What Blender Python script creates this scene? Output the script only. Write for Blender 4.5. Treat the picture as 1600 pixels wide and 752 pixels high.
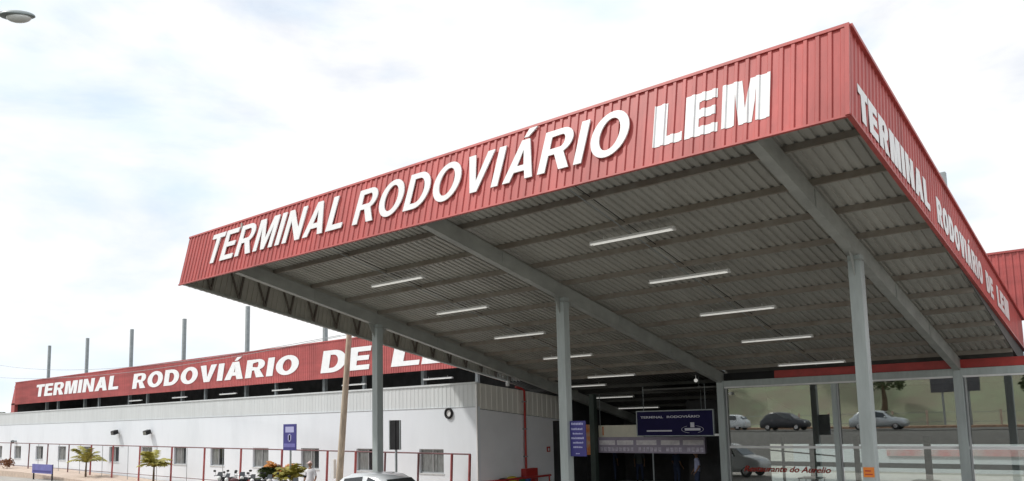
import bpy, bmesh, math, random
from mathutils import Vector, Matrix
R_ = math.radians
random.seed(7)
for o in list(bpy.data.objects): bpy.data.objects.remove(o)
S = bpy.context.scene
COL = S.collection

# ------------------------------------------------------------------ camera
FPX, PY = 1225.178, 518.331
yaw, pitch, roll = -.6920, .1130, -.0230
CAM = Vector((5.006, -17.972, 2.2))
_F = Vector((math.sin(yaw)*math.cos(pitch), math.cos(yaw)*math.cos(pitch), math.sin(pitch)))
_R = Vector((math.cos(yaw), -math.sin(yaw), 0)); _U = _R.cross(_F)
_R, _U = math.cos(roll)*_R+math.sin(roll)*_U, -math.sin(roll)*_R+math.cos(roll)*_U
cd = bpy.data.cameras.new('camera'); cam = bpy.data.objects.new('camera', cd); COL.objects.link(cam)
cd.sensor_width = 36; cd.lens = FPX/1600*36; cd.shift_y = (PY-376)/1600; cd.clip_end = 3000; cd.clip_start = .1
cam.matrix_world = Matrix(((_R.x,_U.x,-_F.x,CAM.x),(_R.y,_U.y,-_F.y,CAM.y),(_R.z,_U.z,-_F.z,CAM.z),(0,0,0,1)))
S.camera = cam

# ------------------------------------------------------------------ sky, sun, exposure
SUN_EL, SUN_AZ = 50, 232           # azimuth clockwise from +Y: light comes from the front, a little to the left
w = bpy.data.worlds.new('World'); S.world = w; w.use_nodes = True
nt = w.node_tree; nt.nodes.clear()
def N(t, **k):
    n = nt.nodes.new(t)
    for a, b in k.items(): setattr(n, a, b)
    return n
sky = N('ShaderNodeTexSky', sky_type='NISHITA', sun_disc=False)
sky.sun_elevation = R_(SUN_EL); sky.sun_rotation = R_(SUN_AZ); sky.air_density = 1.0; sky.dust_density = .25; sky.ozone_density = 3.5
skb = N('ShaderNodeBackground'); skb.inputs[1].default_value = .15
nt.links.new(sky.outputs[0], skb.inputs[0])
tc = N('ShaderNodeTexCoord'); mp = N('ShaderNodeMapping'); mp.inputs['Scale'].default_value = (1.0, 1.0, 2.6)
mp.inputs['Location'].default_value = (3.1, 1.7, .4)
nz = N('ShaderNodeTexNoise'); nz.inputs['Scale'].default_value = 2.3; nz.inputs['Detail'].default_value = 9; nz.inputs['Roughness'].default_value = .56
nz.inputs['Distortion'].default_value = .35
rp = N('ShaderNodeValToRGB'); rp.color_ramp.elements[0].position = .38; rp.color_ramp.elements[0].color = (.72,.72,.72,1)
rp.color_ramp.elements[1].position = .50; rp.color_ramp.elements[1].color = (1,1,1,1)
nz2 = N('ShaderNodeTexNoise'); nz2.inputs['Scale'].default_value = 3.0; nz2.inputs['Detail'].default_value = 6
rp2 = N('ShaderNodeValToRGB'); rp2.color_ramp.elements[0].position = .38; rp2.color_ramp.elements[0].color = (.80,.905,1.0,1)
rp2.color_ramp.elements[1].position = .52; rp2.color_ramp.elements[1].color = (1.0,1.0,1.0,1)
cb = N('ShaderNodeBackground'); cb.inputs[1].default_value = 1.08
mx = N('ShaderNodeMixShader'); out = N('ShaderNodeOutputWorld')
nt.links.new(tc.outputs['Generated'], mp.inputs[0]); nt.links.new(mp.outputs[0], nz.inputs[0]); nt.links.new(mp.outputs[0], nz2.inputs[0])
nt.links.new(nz.outputs[0], rp.inputs[0]); nt.links.new(nz2.outputs[0], rp2.inputs[0])
nt.links.new(rp2.outputs[0], cb.inputs[0]); nt.links.new(rp.outputs[0], mx.inputs[0])
nt.links.new(skb.outputs[0], mx.inputs[1]); nt.links.new(cb.outputs[0], mx.inputs[2]); nt.links.new(mx.outputs[0], out.inputs[0])
sl = bpy.data.lights.new('sun', 'SUN'); sl.energy = 2.6; sl.angle = R_(5); sl.color = (1, .96, .9)
so = bpy.data.objects.new('sun', sl); COL.objects.link(so)
_a, _e = R_(SUN_AZ), R_(SUN_EL)
sd = Vector((math.sin(_a)*math.cos(_e), math.cos(_a)*math.cos(_e), math.sin(_e)))
so.rotation_euler = sd.to_track_quat('Z', 'Y').to_euler(); so.location = sd*60
S.view_settings.view_transform = 'Standard'; S.view_settings.look = 'None'; S.view_settings.gamma = 1
S.view_settings.exposure = 0.0; S.view_settings.use_curve_mapping = False
S.render.engine = 'CYCLES'; S.cycles.max_bounces = 8; S.cycles.diffuse_bounces = 4

# ------------------------------------------------------------------ materials
def mat(name, col, rough=.6, metal=0, spec=.5, var=.12, scale=3.0, col2=None, bump=0, emit=None, estr=0, stretch=(1,1,1), thresh=(.35,.65), bscale=None, streak=0, panel=None, sstretch=(5,5,.35)):
    m = bpy.data.materials.new(name); m.use_nodes = True; t = m.node_tree; b = t.nodes['Principled BSDF']
    b.inputs['Roughness'].default_value = rough; b.inputs['Metallic'].default_value = metal
    b.inputs['Specular IOR Level'].default_value = spec
    c = t.nodes.new('ShaderNodeTexCoord'); mp = t.nodes.new('ShaderNodeMapping'); mp.inputs['Scale'].default_value = stretch
    n = t.nodes.new('ShaderNodeTexNoise'); n.inputs['Scale'].default_value = scale; n.inputs['Detail'].default_value = 8; n.inputs['Roughness'].default_value = .6
    r = t.nodes.new('ShaderNodeValToRGB')
    a = [max(0, x*(1-var)) for x in col] if col2 is None else col2
    r.color_ramp.elements[0].color = (*a, 1); r.color_ramp.elements[1].color = (*[min(1, x*(1+var)) for x in col], 1)
    r.color_ramp.elements[0].position, r.color_ramp.elements[1].position = thresh
    L = t.links.new
    L(c.outputs['Object'], mp.inputs[0]); L(mp.outputs[0], n.inputs[0]); L(n.outputs[0], r.inputs[0]); L(r.outputs[0], b.inputs['Base Color'])
    def mul(fac_socket, lo, hi):
        src = b.inputs['Base Color'].links[0].from_socket
        mr = t.nodes.new('ShaderNodeMapRange'); mr.inputs['From Min'].default_value = .32; mr.inputs['From Max'].default_value = .62
        mr.inputs['To Min'].default_value = lo; mr.inputs['To Max'].default_value = hi; L(fac_socket, mr.inputs['Value'])
        mm_ = t.nodes.new('ShaderNodeMix'); mm_.data_type = 'RGBA'; mm_.blend_type = 'MULTIPLY'; mm_.inputs[0].default_value = 1
        L(src, mm_.inputs[6]); L(mr.outputs[0], mm_.inputs[7]); L(mm_.outputs[2], b.inputs['Base Color'])
    if streak:
        m2 = t.nodes.new('ShaderNodeMapping'); m2.inputs['Scale'].default_value = sstretch; L(c.outputs['Object'], m2.inputs[0])
        n2 = t.nodes.new('ShaderNodeTexNoise'); n2.inputs['Scale'].default_value = 1.0; n2.inputs['Detail'].default_value = 6; n2.inputs['Roughness'].default_value = .7
        L(m2.outputs[0], n2.inputs[0]); mul(n2.outputs[0], 1-streak, 1.0)
    if panel:
        sx = t.nodes.new('ShaderNodeSeparateXYZ'); L(c.outputs['Object'], sx.inputs[0])
        dv = t.nodes.new('ShaderNodeMath'); dv.operation = 'DIVIDE'; dv.inputs[1].default_value = panel[0]; L(sx.outputs[panel[1]], dv.inputs[0])
        fl = t.nodes.new('ShaderNodeMath'); fl.operation = 'FLOOR'; L(dv.outputs[0], fl.inputs[0])
        wn = t.nodes.new('ShaderNodeTexWhiteNoise'); wn.noise_dimensions = '1D'; L(fl.outputs[0], wn.inputs['W']); mul(wn.outputs[0], 1-panel[2], 1.0)
    if bump:
        bn = t.nodes.new('ShaderNodeTexNoise'); bn.inputs['Scale'].default_value = bscale or scale*8; bn.inputs['Detail'].default_value = 5
        L(mp.outputs[0], bn.inputs[0])
        bp = t.nodes.new('ShaderNodeBump'); bp.inputs['Strength'].default_value = bump; bp.inputs['Distance'].default_value = .02
        L(bn.outputs[0], bp.inputs['Height']); L(bp.outputs[0], b.inputs['Normal'])
    if emit: b.inputs['Emission Color'].default_value = (*emit, 1); b.inputs['Emission Strength'].default_value = estr
    return m
M = {}
M['red'] = mat('red_sheet', (.53,.095,.085), .48, var=.10, scale=1.3, stretch=(1,1,.35), bump=.18, bscale=3, streak=.20, panel=(1.0,0,.10))
M['red_side'] = mat('red_side_sheet', (.53,.095,.085), .48, var=.10, scale=1.3, stretch=(1,1,.35), bump=.18, bscale=3, streak=.20, panel=(1.0,1,.10))
M['red_far'] = mat('red_sheet_weathered', (.46,.10,.095), .5, var=.16, scale=.8, stretch=(.3,1,2.5), bump=.1, bscale=2, streak=.15, panel=(1.0,0,.08))
M['red_paint'] = mat('red_paint', (.42,.035,.03), .4, var=.15)
M['red_post'] = mat('faded_red_paint', (.36,.085,.085), .55, var=.25, scale=5)
M['brown_post'] = mat('brown_red_paint', (.16,.07,.075), .6, var=.25, scale=5)
M['grey_back'] = mat('sheet_back', (.46,.45,.41), .5, var=.10, scale=1.2, stretch=(1,.4,1))
M['roof'] = mat('galvanised_sheet', (.43,.43,.395), .5, metal=.1, var=.08, scale=.9, stretch=(1.5,.35,1), col2=(.39,.385,.35), streak=.16, sstretch=(2.2,.35,2), panel=(1.0,0,.10))
M['purlin'] = mat('purlin_steel', (.27,.25,.22), .6, var=.1, scale=2.5, col2=(.21,.175,.145), thresh=(.3,.7))
M['beam'] = mat('grey_beam_paint', (.36,.375,.355), .5, var=.12, streak=.18, sstretch=(2,1,3), scale=1.5, bump=.05)
M['column'] = mat('grey_column_paint', (.42,.465,.46), .5, streak=.16, sstretch=(6,6,.6), var=.08, scale=2.5, stretch=(1,1,.3))
M['galv'] = mat('galvanised_pole', (.30,.33,.34), .5, metal=.2, var=.12, scale=4)
M['letter'] = mat('white_letter', (.82,.82,.82), .4, var=.04, scale=4)
M['letter_side'] = mat('white_letter_edge', (.35,.30,.29), .6, var=.1)
M['wall'] = mat('white_plaster', (.76,.80,.85), .75, var=.02, scale=.5, stretch=(1,1,.35), bump=.08, col2=(.70,.74,.79), thresh=(.25,.5), streak=.025, sstretch=(1.6,1.6,.22))
M['wall_side'] = mat('grey_white_plaster', (.82,.83,.86), .75, var=.04, scale=.8, bump=.08)
M['clad'] = mat('off_white_cladding', (.66,.69,.70), .6, var=.04, scale=.8, stretch=(2,1,.3), streak=.08)
M['clad_side'] = mat('beige_cladding', (.76,.74,.69), .6, var=.06, scale=.8, stretch=(1,2,.3))
M['white'] = mat('white_paint', (.78,.78,.78), .4, var=.04)
M['carpaint'] = mat('white_car_paint', (.74,.77,.79), .22, var=.02); M['carpaint'].node_tree.nodes['Principled BSDF'].inputs['Coat Weight'].default_value = .6
M['silver'] = mat('silver_car_paint', (.55,.58,.60), .3, metal=.4, var=.03)
M['darkcar'] = mat('dark_car_paint', (.05,.05,.06), .25, var=.1)
M['black'] = mat('black_plastic', (.018,.018,.02), .6, spec=.25, var=.2)
M['rubber'] = mat('tyre_rubber', (.02,.02,.02), .8, var=.2, scale=9)
M['dark'] = mat('dark_interior_shade', (.055,.055,.058), .8, var=.3, scale=1.5)  # near-black colour stands in for the shade of unlit rooms
M['ceil'] = mat('dark_ceiling_shade', (.09,.09,.085), .8, var=.2, scale=1.5)  # shade of the unlit ceilings is put into this dark colour
M['chrome'] = mat('chrome', (.6,.6,.62), .2, metal=.9, var=.05)
M['glassdark'] = mat('dark_glass', (.03,.035,.04), .08, var=.2, spec=.8)
M['pane_pale'] = mat('curtained_glass', (.20,.21,.21), .15, var=.25, scale=3, stretch=(3,1,1), spec=.6)
M['pane_dark'] = mat('open_dark_glass', (.02,.024,.028), .1, var=.3, scale=2, spec=.6)
M['alu'] = mat('window_aluminium', (.38,.39,.40), .45, metal=.3, var=.08)
M['blue'] = mat('blue_sign', (.045,.04,.21), .5, var=.08)
M['blue_pale'] = mat('pale_blue_lettering', (.42,.42,.66), .5, var=.05)
M['navy'] = mat('navy_sign', (.014,.012,.06), .7, spec=.15, var=.1)
M['orange'] = mat('orange_sticker', (.75,.22,.03), .5, var=.1)
M['poster'] = mat('orange_poster', (.75,.26,.09), .6, col2=(.85,.60,.42), scale=1.6, thresh=(.4,.6))
M['cream'] = mat('cream_panel', (.85,.82,.68), .6, var=.05)
M['lilac'] = mat('lilac_board', (.42,.37,.48), .6, var=.08, scale=2)
M['lilac_text'] = mat('pale_board_box', (.90,.86,.92), .6, var=.12, scale=6)
M['pole'] = mat('weathered_pole', (.50,.42,.33), .85, var=.25, scale=4, stretch=(4,4,.4), bump=.3)
M['asphalt'] = mat('asphalt', (.12,.115,.105), .9, var=.25, scale=6, bump=.3)
M['concrete'] = mat('pale_concrete', (.36,.34,.31), .85, var=.15, scale=.8, bump=.2)
M['kerb'] = mat('kerb_concrete', (.55,.44,.36), .8, var=.12, scale=3)
M['grass'] = mat('grass_bank', (.26,.29,.18), .9, var=.2, scale=.35, col2=(.30,.27,.19), bump=.4)
M['leaf'] = mat('yellow_green_leaf', (.30,.27,.045), .6, var=.35, scale=5)
M['leafo'] = mat('dry_orange_leaf', (.50,.20,.035), .6, var=.3, scale=5)
M['leafd'] = mat('dark_leaf', (.07,.10,.03), .7, var=.4, scale=2)
M['bark'] = mat('bark', (.12,.08,.05), .9, var=.3, scale=9)
M['drybush'] = mat('dry_bush_leaf', (.22,.10,.05), .8, var=.4, scale=6)
M['skin'] = mat('skin', (.30,.17,.11), .55, var=.05)
M['shirt'] = mat('white_shirt', (.75,.75,.78), .8, var=.05)
M['jeans'] = mat('blue_jeans', (.05,.07,.14), .85, var=.15)
M['shirtd'] = mat('grey_shirt', (.12,.14,.15), .85, var=.1)
M['shirtb'] = mat('pale_blue_shirt', (.45,.48,.68), .85, var=.1)
M['cap'] = mat('pale_pink_cap', (.72,.55,.52), .8, var=.05)
M['hair'] = mat('dark_hair', (.02,.015,.012), .7, var=.2)
M['yellow'] = mat('yellow_bin', (.55,.45,.03), .5, var=.1)
M['bluebin'] = mat('blue_bin', (.02,.10,.28), .5, var=.1)
M['greenbin'] = mat('green_bin', (.02,.16,.07), .5, var=.1)
M['floor'] = mat('tile_floor', (.40,.39,.37), .35, var=.08, scale=2)
M['pinkboard'] = mat('pink_board', (.60,.25,.26), .5, var=.2, scale=1.3, col2=(.66,.55,.55))
M['script'] = mat('red_brown_script', (.34,.045,.035), .7, spec=.2, var=.1)
M['tube'] = mat('lit_tube', (.85,.85,.82), .3, emit=(1,.99,.93), estr=.38, var=.01)
M['lamphead'] = mat('lamp_metal', (.28,.32,.32), .45, metal=.3, var=.1)
M['lampglass'] = mat('lamp_diffuser', (.72,.74,.72), .2, var=.05)
def glass(name, tint, fac):
    m = bpy.data.materials.new(name); m.use_nodes = True; t = m.node_tree; t.nodes.clear()
    o = t.nodes.new('ShaderNodeOutputMaterial'); mxx = t.nodes.new('ShaderNodeMixShader'); tr = t.nodes.new('ShaderNodeBsdfTransparent')
    g = t.nodes.new('ShaderNodeBsdfGlossy'); g.inputs['Roughness'].default_value = .012; tr.inputs[0].default_value = (*tint, 1)
    c = t.nodes.new('ShaderNodeTexCoord'); n = t.nodes.new('ShaderNodeTexNoise'); n.inputs['Scale'].default_value = .7
    b = t.nodes.new('ShaderNodeBump'); b.inputs['Strength'].default_value = .03; b.inputs['Distance'].default_value = .02
    t.links.new(c.outputs['Object'], n.inputs[0]); t.links.new(n.outputs[0], b.inputs['Height']); t.links.new(b.outputs[0], g.inputs['Normal'])
    lw = t.nodes.new('ShaderNodeFresnel'); lw.inputs[0].default_value = 1.5
    ma = t.nodes.new('ShaderNodeMath'); ma.operation = 'ADD'; ma.inputs[1].default_value = fac; ma.use_clamp = True
    t.links.new(lw.outputs[0], ma.inputs[0]); t.links.new(ma.outputs[0], mxx.inputs[0])
    t.links.new(tr.outputs[0], mxx.inputs[1]); t.links.new(g.outputs[0], mxx.inputs[2]); t.links.new(mxx.outputs[0], o.inputs[0])
    return m
M['glass'] = glass('reflective_shop_glass', (.92,.98,.95), .28)

# ------------------------------------------------------------------ mesh helpers
class MB:
    def __init__(s): s.v = []; s.f = []; s.mi = []; s.sm = []
    def add(s, vs, fs, mi=0, smooth=False):
        b = len(s.v); s.v += [tuple(v) for v in vs]
        for f in fs: s.f.append([b+i for i in f]); s.mi.append(mi); s.sm.append(smooth)
        return s
    def box(s, x0, x1, y0, y1, z0, z1, mi=0):
        return s.obox(Vector((x0,y0,z0)), Vector((x1-x0,0,0)), Vector((0,y1-y0,0)), Vector((0,0,z1-z0)), mi)
    def obox(s, o, a, b, c, mi=0):
        vs = [o, o+a, o+a+b, o+b, o+c, o+a+c, o+a+b+c, o+b+c]
        fs = [(0,3,2,1),(4,5,6,7),(0,1,5,4),(1,2,6,5),(2,3,7,6),(3,0,4,7)]
        if a.cross(b).dot(c) < 0: fs = [f[::-1] for f in fs]
        return s.add(vs, fs, mi)
    def bar(s, p, q, wd, h, up=Vector((0,0,1)), mi=0):
        p, q = Vector(p), Vector(q); d = (q-p).normalized(); a = d.cross(up).normalized()*wd; b = a.cross(d).normalized()*h
        return s.obox(p-a/2-b/2, q-p, a, b, mi)
    def tube(s, p, q, r, r2=None, n=10, mi=0, cap=True):
        return s.path([p, q], [r, r if r2 is None else r2], n, mi, cap)
    def path(s, pts, rs, n=8, mi=0, cap=True):
        pts = [Vector(p) for p in pts]
        if not hasattr(rs, '__len__'): rs = [rs]*len(pts)
        d = (pts[-1]-pts[0]).normalized(); ref = Vector((0,0,1)) if abs(d.z) < .9 else Vector((1,0,0))
        b = len(s.v); vs = []
        for i, p in enumerate(pts):
            t = (pts[min(i+1, len(pts)-1)]-pts[max(i-1, 0)]).normalized()
            a = t.cross(ref).normalized(); c = t.cross(a).normalized()
            for k in range(n):
                an = 2*math.pi*k/n; vs.append(p+a*math.cos(an)*rs[i]+c*math.sin(an)*rs[i])
        fs = [(i*n+k, i*n+(k+1)%n, (i+1)*n+(k+1)%n, (i+1)*n+k) for i in range(len(pts)-1) for k in range(n)]
        s.add(vs, fs, mi, True)
        if cap:
            s.add(vs[:n], [tuple(range(n))[::-1]], mi); s.add(vs[-n:], [tuple(range(n))], mi)
        return s
    def ball(s, c, rx, ry=None, rz=None, n=12, m=8, mi=0, fn=None):
        ry = ry or rx; rz = rz or rx; c = Vector(c); vs = []
        for i in range(m+1):
            th = math.pi*i/m
            for k in range(n):
                ph = 2*math.pi*k/n; d = Vector((math.sin(th)*math.cos(ph), math.sin(th)*math.sin(ph), math.cos(th)))
                p = Vector((d.x*rx, d.y*ry, d.z*rz))
                if fn: p = fn(d, p)
                vs.append(c+p)
        return s.add(vs, [(i*n+k, (i+1)*n+k, (i+1)*n+(k+1)%n, i*n+(k+1)%n) for i in range(m) for k in range(n)], mi, True)
    def torus(s, c, R, r, axis='Y', n=24, m=8, mi=0):
        c = Vector(c); vs = []
        for i in range(n):
            a = 2*math.pi*i/n
            for k in range(m):
                b = 2*math.pi*k/m; q = R+r*math.cos(b); x, z, y = q*math.cos(a), q*math.sin(a), r*math.sin(b)
                vs.append(c+(Vector((x,y,z)) if axis == 'Y' else Vector((y,x,z))))
        return s.add(vs, [(i*m+k, i*m+(k+1)%m, ((i+1)%n)*m+(k+1)%m, ((i+1)%n)*m+k) for i in range(n) for k in range(m)], mi, True)
    def disc(s, c, r, h, axis='Y', n=20, mi=0):
        c = Vector(c); d = Vector((0,h/2,0)) if axis == 'Y' else Vector((h/2,0,0))
        return s.tube(c-d, c+d, r, n=n, mi=mi)
    def poly(s, pts, d, mi=0):
        n = len(pts); pts = [Vector(p) for p in pts]; d = Vector(d)
        vs = pts+[p+d for p in pts]
        return s.add(vs, [tuple(range(n))[::-1], tuple(range(n, 2*n))]+[(i, (i+1)%n, n+(i+1)%n, n+i) for i in range(n)], mi)
    def mesh(s, name, mats):
        me = bpy.data.meshes.new(name); me.from_pydata(s.v, [], s.f)
        for m in (mats if isinstance(mats, (list, tuple)) else [mats]): me.materials.append(m)
        me.polygons.foreach_set('material_index', s.mi); me.polygons.foreach_set('use_smooth', s.sm); me.update()
        return me
    def build(s, name, mats, parent=None, bevel=0, fix=True):
        me = s.mesh(name, mats)
        if fix:
            bm = bmesh.new(); bm.from_mesh(me); bmesh.ops.recalc_face_normals(bm, faces=bm.faces); bm.to_mesh(me); bm.free()
        o = bpy.data.objects.new(name, me); COL.objects.link(o)
        if parent: o.parent = parent
        if bevel:
            md = o.modifiers.new('bevel', 'BEVEL'); md.width = bevel; md.segments = 2; md.limit_method = 'ANGLE'
        return o
def tag(o, label=None, cat=None, group=None, kind=None):
    if label: o['label'] = label
    if cat: o['category'] = cat
    if group: o['group'] = group
    if kind: o['kind'] = kind
    return o
def thing(name, label, cat, group=None, loc=(0,0,0), rz=0, scale=1):
    o = bpy.data.objects.new(name, None); COL.objects.link(o); o.location = loc; o.rotation_euler = (0,0,rz); o.scale = (scale,)*3
    o.empty_display_size = .2
    return tag(o, label, cat, group)
def copy_tree(o, parent=None):
    c = o.copy(); COL.objects.link(c); c.parent = parent
    for ch in [x for x in bpy.data.objects if x.parent == o]: copy_tree(ch, c)
    return c
GZ = -1.0
# profile of trapezoidal sheet: position along -> height of rib
def prof(s, p=.2, d=.028):
    t = (s % p)/p
    if t < .55: return 0.
    if t < .63: return d*(t-.55)/.08
    if t < .92: return d
    return d*(1-(t-.92)/.08)
def sheet(o, u, L, bot, top, n, p=.2, d=.028, th=.006):
    """corrugated sheet: ribs repeat along u; bot(s), top(s) give edge vectors relative to o; n is the outward normal"""
    mb = MB(); o, u, n = Vector(o), Vector(u), Vector(n).normalized(); ss = [0.]
    k = 0
    while k*p < L:
        for q in (.55, .63, .92, 1.0):
            x = (k+q)*p
            if 0 < x < L: ss.append(x)
        k += 1
    ss.append(L); vs = []
    for x in ss:
        h = n*prof(x+1e-7, p, d)
        a, b = Vector(bot(x)), Vector(top(x))
        for e in (a, b): vs.append(o+u*x+e+h)
        for e in (a, b): vs.append(o+u*x+e+h-n*th)
    m = len(ss)
    fr = [(4*i, 4*i+4, 4*i+5, 4*i+1) for i in range(m-1)]; bk = [(4*i+2, 4*i+3, 4*i+7, 4*i+6) for i in range(m-1)]
    ed = [(4*i, 4*i+2, 4*i+6, 4*i+4) for i in range(m-1)]+[(4*i+1, 4*i+5, 4*i+7, 4*i+3) for i in range(m-1)]+[(0,1,3,2), (4*m-4,4*m-2,4*m-1,4*m-3)]
    mb.add(vs, fr+ed, 0); b = MB(); mb.add(vs, bk, 1)
    return mb
def text_mesh(body, shear=0, bold=0, extr=.03, sp=1.0):
    c = bpy.data.curves.new('t', 'FONT'); c.body = body; c.size = 1; c.shear = shear; c.offset = bold; c.extrude = extr; c.space_character = sp
    c.resolution_u = 6
    o = bpy.data.objects.new('t', c); COL.objects.link(o); bpy.context.view_layer.update()
    me = bpy.data.meshes.new_from_object(o.evaluated_get(bpy.context.evaluated_depsgraph_get()))
    bpy.data.objects.remove(o); return me
_cap = {}
def ell(cx, cy, rx, ry, a0, a1, n=16):
    return [(cx+rx*math.cos(math.radians(a0+(a1-a0)*i/n)), cy+ry*math.sin(math.radians(a0+(a1-a0)*i/n))) for i in range(n+1)]
def glyph(ch, s, h):
    """outline loops (outer first, then holes) of a plain bold capital one unit tall; s stem width, h bar height"""
    if ch == 'I': return s, [[(0,0),(s,0),(s,1),(0,1)]]
    if ch == 'L': return .60, [[(0,0),(.60,0),(.60,h),(s,h),(s,1),(0,1)]]
    if ch == 'T': w = .66; return w, [[(w/2-s/2,0),(w/2+s/2,0),(w/2+s/2,1-h),(w,1-h),(w,1),(0,1),(0,1-h),(w/2-s/2,1-h)]]
    if ch == 'E': w = .64; return w, [[(0,0),(w,0),(w,h),(s,h),(s,.5-h*.42),(w*.93,.5-h*.42),(w*.93,.5+h*.55),(s,.5+h*.55),(s,1-h),(w*.97,1-h),(w*.97,1),(0,1)]]
    if ch == 'N': w = .74; return w, [[(0,0),(s*.93,0),(s*.93,.66),(w-s,0),(w,0),(w,1),(w-s*.93,1),(w-s*.93,.36),(s,1),(0,1)]]
    if ch == 'M': w = .88; q = s*.92; return w, [[(0,0),(q,0),(q,.74),(w/2-q*.48,0),(w/2+q*.48,0),(w-q,.74),(w-q,0),(w,0),(w,1),(w-s*1.35,1),(w/2,.33),(s*1.35,1),(0,1)]]
    if ch == 'V': w = .76; return w, [[(w/2-s*.52,0),(w/2+s*.52,0),(w,1),(w-s*1.05,1),(w/2,.27),(s*1.05,1),(0,1)]]
    if ch in 'AÁ':
        w = .80; k = (w/2-s*.55); x = lambda y: k*y
        o = [(0,0),(s*1.05,0),(s*1.05+k*.21,.215),(w-s*1.05-k*.21,.215),(w-s*1.05,0),(w,0),(w/2+s*.55,1),(w/2-s*.55,1)]
        y0 = .215+h*.95; xa = s*1.08+k*y0; yt = .215+h+.35
        L = [o, [(xa,y0),(w-xa,y0),(w/2,.76)]]
        if ch == 'Á': L.append([(w/2-.06,1.06),(w/2+.06,1.06),(w/2+.24,1.26),(w/2+.03,1.26)])
        return w, L
    if ch == 'O': w = .84; return w, [ell(w/2,.5,w/2,.52,0,360,32)[:-1], ell(w/2,.5,w/2-s*1.02,.52-h,0,360,32)[:-1]]
    if ch == 'D': w = .76; return w, [[(0,0)]+[(w-.42,0)]+ell(w-.42,.5,.42,.5,-90,90)[1:-1]+[(w-.42,1),(0,1)], [(s,h)]+ell(w-.42,.5,.42-s,.5-h,-90,90)+[(s,1-h)]]
    if ch == 'R':
        w = .76; return w, [[(0,0),(s,0),(s,.40),(.34,.40),(w-s*1.22,0),(w+.01,0),(w-.20,.42)]+ell(w-.31,.705,.285,.295,-65,90,14)+[(0,1)], [(s,.40+h*.95),]+ell(w-.32,.702,.29-s,.152,-90,90,12)+[(s,1-h)]]
    if ch == ' ': return .3, []
def glyph_mesh(body, s=.2, h=.165, shear=0, gap=.11):
    c = bpy.data.curves.new('g', 'CURVE'); c.dimensions = '2D'; c.fill_mode = 'BOTH'; c.extrude = 1.0; x = 0
    for ch in body:
        w_, loops = glyph(ch, s, h)
        for lo in loops:
            sp = c.splines.new('POLY'); sp.points.add(len(lo)-1); sp.use_cyclic_u = True
            for p, (a, b) in zip(sp.points, lo): p.co = (x+a+shear*b, b, 0, 1)
        x += w_+(gap if ch not in 'LT' else gap*.6)
    o = bpy.data.objects.new('g', c); COL.objects.link(o); bpy.context.view_layer.update()
    me = bpy.data.meshes.new_from_object(o.evaluated_get(bpy.context.evaluated_depsgraph_get())); bpy.data.objects.remove(o); return me
def lettering(name, body, o, u, v, width, cap, parent, m, n=None, shear=0, bold=.02, extr=.03, sp=1.0, ribs=None, lift=.0, st=None, bar=None, gap=.11):
    """word with baseline start at o, along unit u, up unit v, fitted to width and cap height (metres)"""
    key = bold
    if st: _cap[key] = (0, 1)
    if key not in _cap:
        h = text_mesh('H', 0, bold); zs = [q.co.y for q in h.vertices]; _cap[key] = (min(zs), max(zs))
    me = glyph_mesh(body, st, bar or st*.83, shear, gap) if st else text_mesh(body, shear, bold, 1.0, sp)
    xs = [q.co.x for q in me.vertices]; x0, x1 = min(xs), max(xs); y0, y1 = _cap[key]
    sx = width/(x1-x0); sy = cap/(y1-y0)
    o, u, v = Vector(o), Vector(u).normalized(), Vector(v).normalized(); n = Vector(n).normalized() if n else u.cross(v)
    bm = bmesh.new(); bm.from_mesh(me)
    bmesh.ops.remove_doubles(bm, verts=bm.verts, dist=1e-5)
    for q in bm.verts: q.co = Vector(((q.co.x-x0)*sx, (q.co.y-y0)*sy, q.co.z*extr))
    if ribs:
        off, p, d, sgn = ribs
        k = math.floor(off/p)
        while k*p < off+width+p:
            for t in (0, .55, .63, .92):
                x = (k+t)*p-off
                if 0 < x < width:
                    bmesh.ops.bisect_plane(bm, geom=bm.verts[:]+bm.edges[:]+bm.faces[:], plane_co=(x,0,0), plane_no=(1,0,0))
            k += 1
        for q in bm.verts: q.co.z += prof(q.co.x+off+1e-6, p, d)
    for q in bm.verts: q.co = o+u*q.co.x+v*q.co.y+n*(q.co.z+lift)
    if u.cross(v).dot(n) < 0: bmesh.ops.reverse_faces(bm, faces=bm.faces)
    bm.to_mesh(me); bm.free(); me.name = name; me.materials.clear(); me.materials.append(m)
    ob = bpy.data.objects.new(name, me); COL.objects.link(ob); ob.parent = parent
    return ob

# ================================================================== ground
def ground_z(x, y):
    # rises gently behind the photographer to the street opposite
    t = min(max((-y-14)/12, 0), 1); t = t*t*(3-2*t)
    z = GZ+t*1.75
    t2 = min(max((-y-38)/16, 0), 1); t2 = t2*t2*(3-2*t2)
    return z+t2*7
mb = MB(); xs = [-900,-400,-200,-120,-80,-60,-50,-40,-30,-25,-20,-15,-10,-5,0,5,10,15,20,30,45,60,90,150,400,900]
ys = [-900,-400,-200,-120,-80,-60]+[-56+i*1.5 for i in range(30)]+[-10,0,20,40,80,200,500,1200]
vs = [(x, y, ground_z(x, y)) for y in ys for x in xs]; nx = len(xs)
mb.add(vs, [(j*nx+i, j*nx+i+1, (j+1)*nx+i+1, (j+1)*nx+i) for j in range(len(ys)-1) for i in range(nx-1)], 0, True)
for i, f in enumerate(mb.f):
    yy = sum(mb.v[k][1] for k in f)/4
    mb.mi[i] = 1 if yy < -37.5 else (2 if yy < -12 else 0)
tag(mb.build('ground', [M['concrete'], M['grass'], M['asphalt']]), kind='structure')
tag(MB().box(-120, 60, -13, -6.3, GZ+.004, GZ+.008).build('forecourt_road', M['asphalt']), kind='structure')
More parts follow.
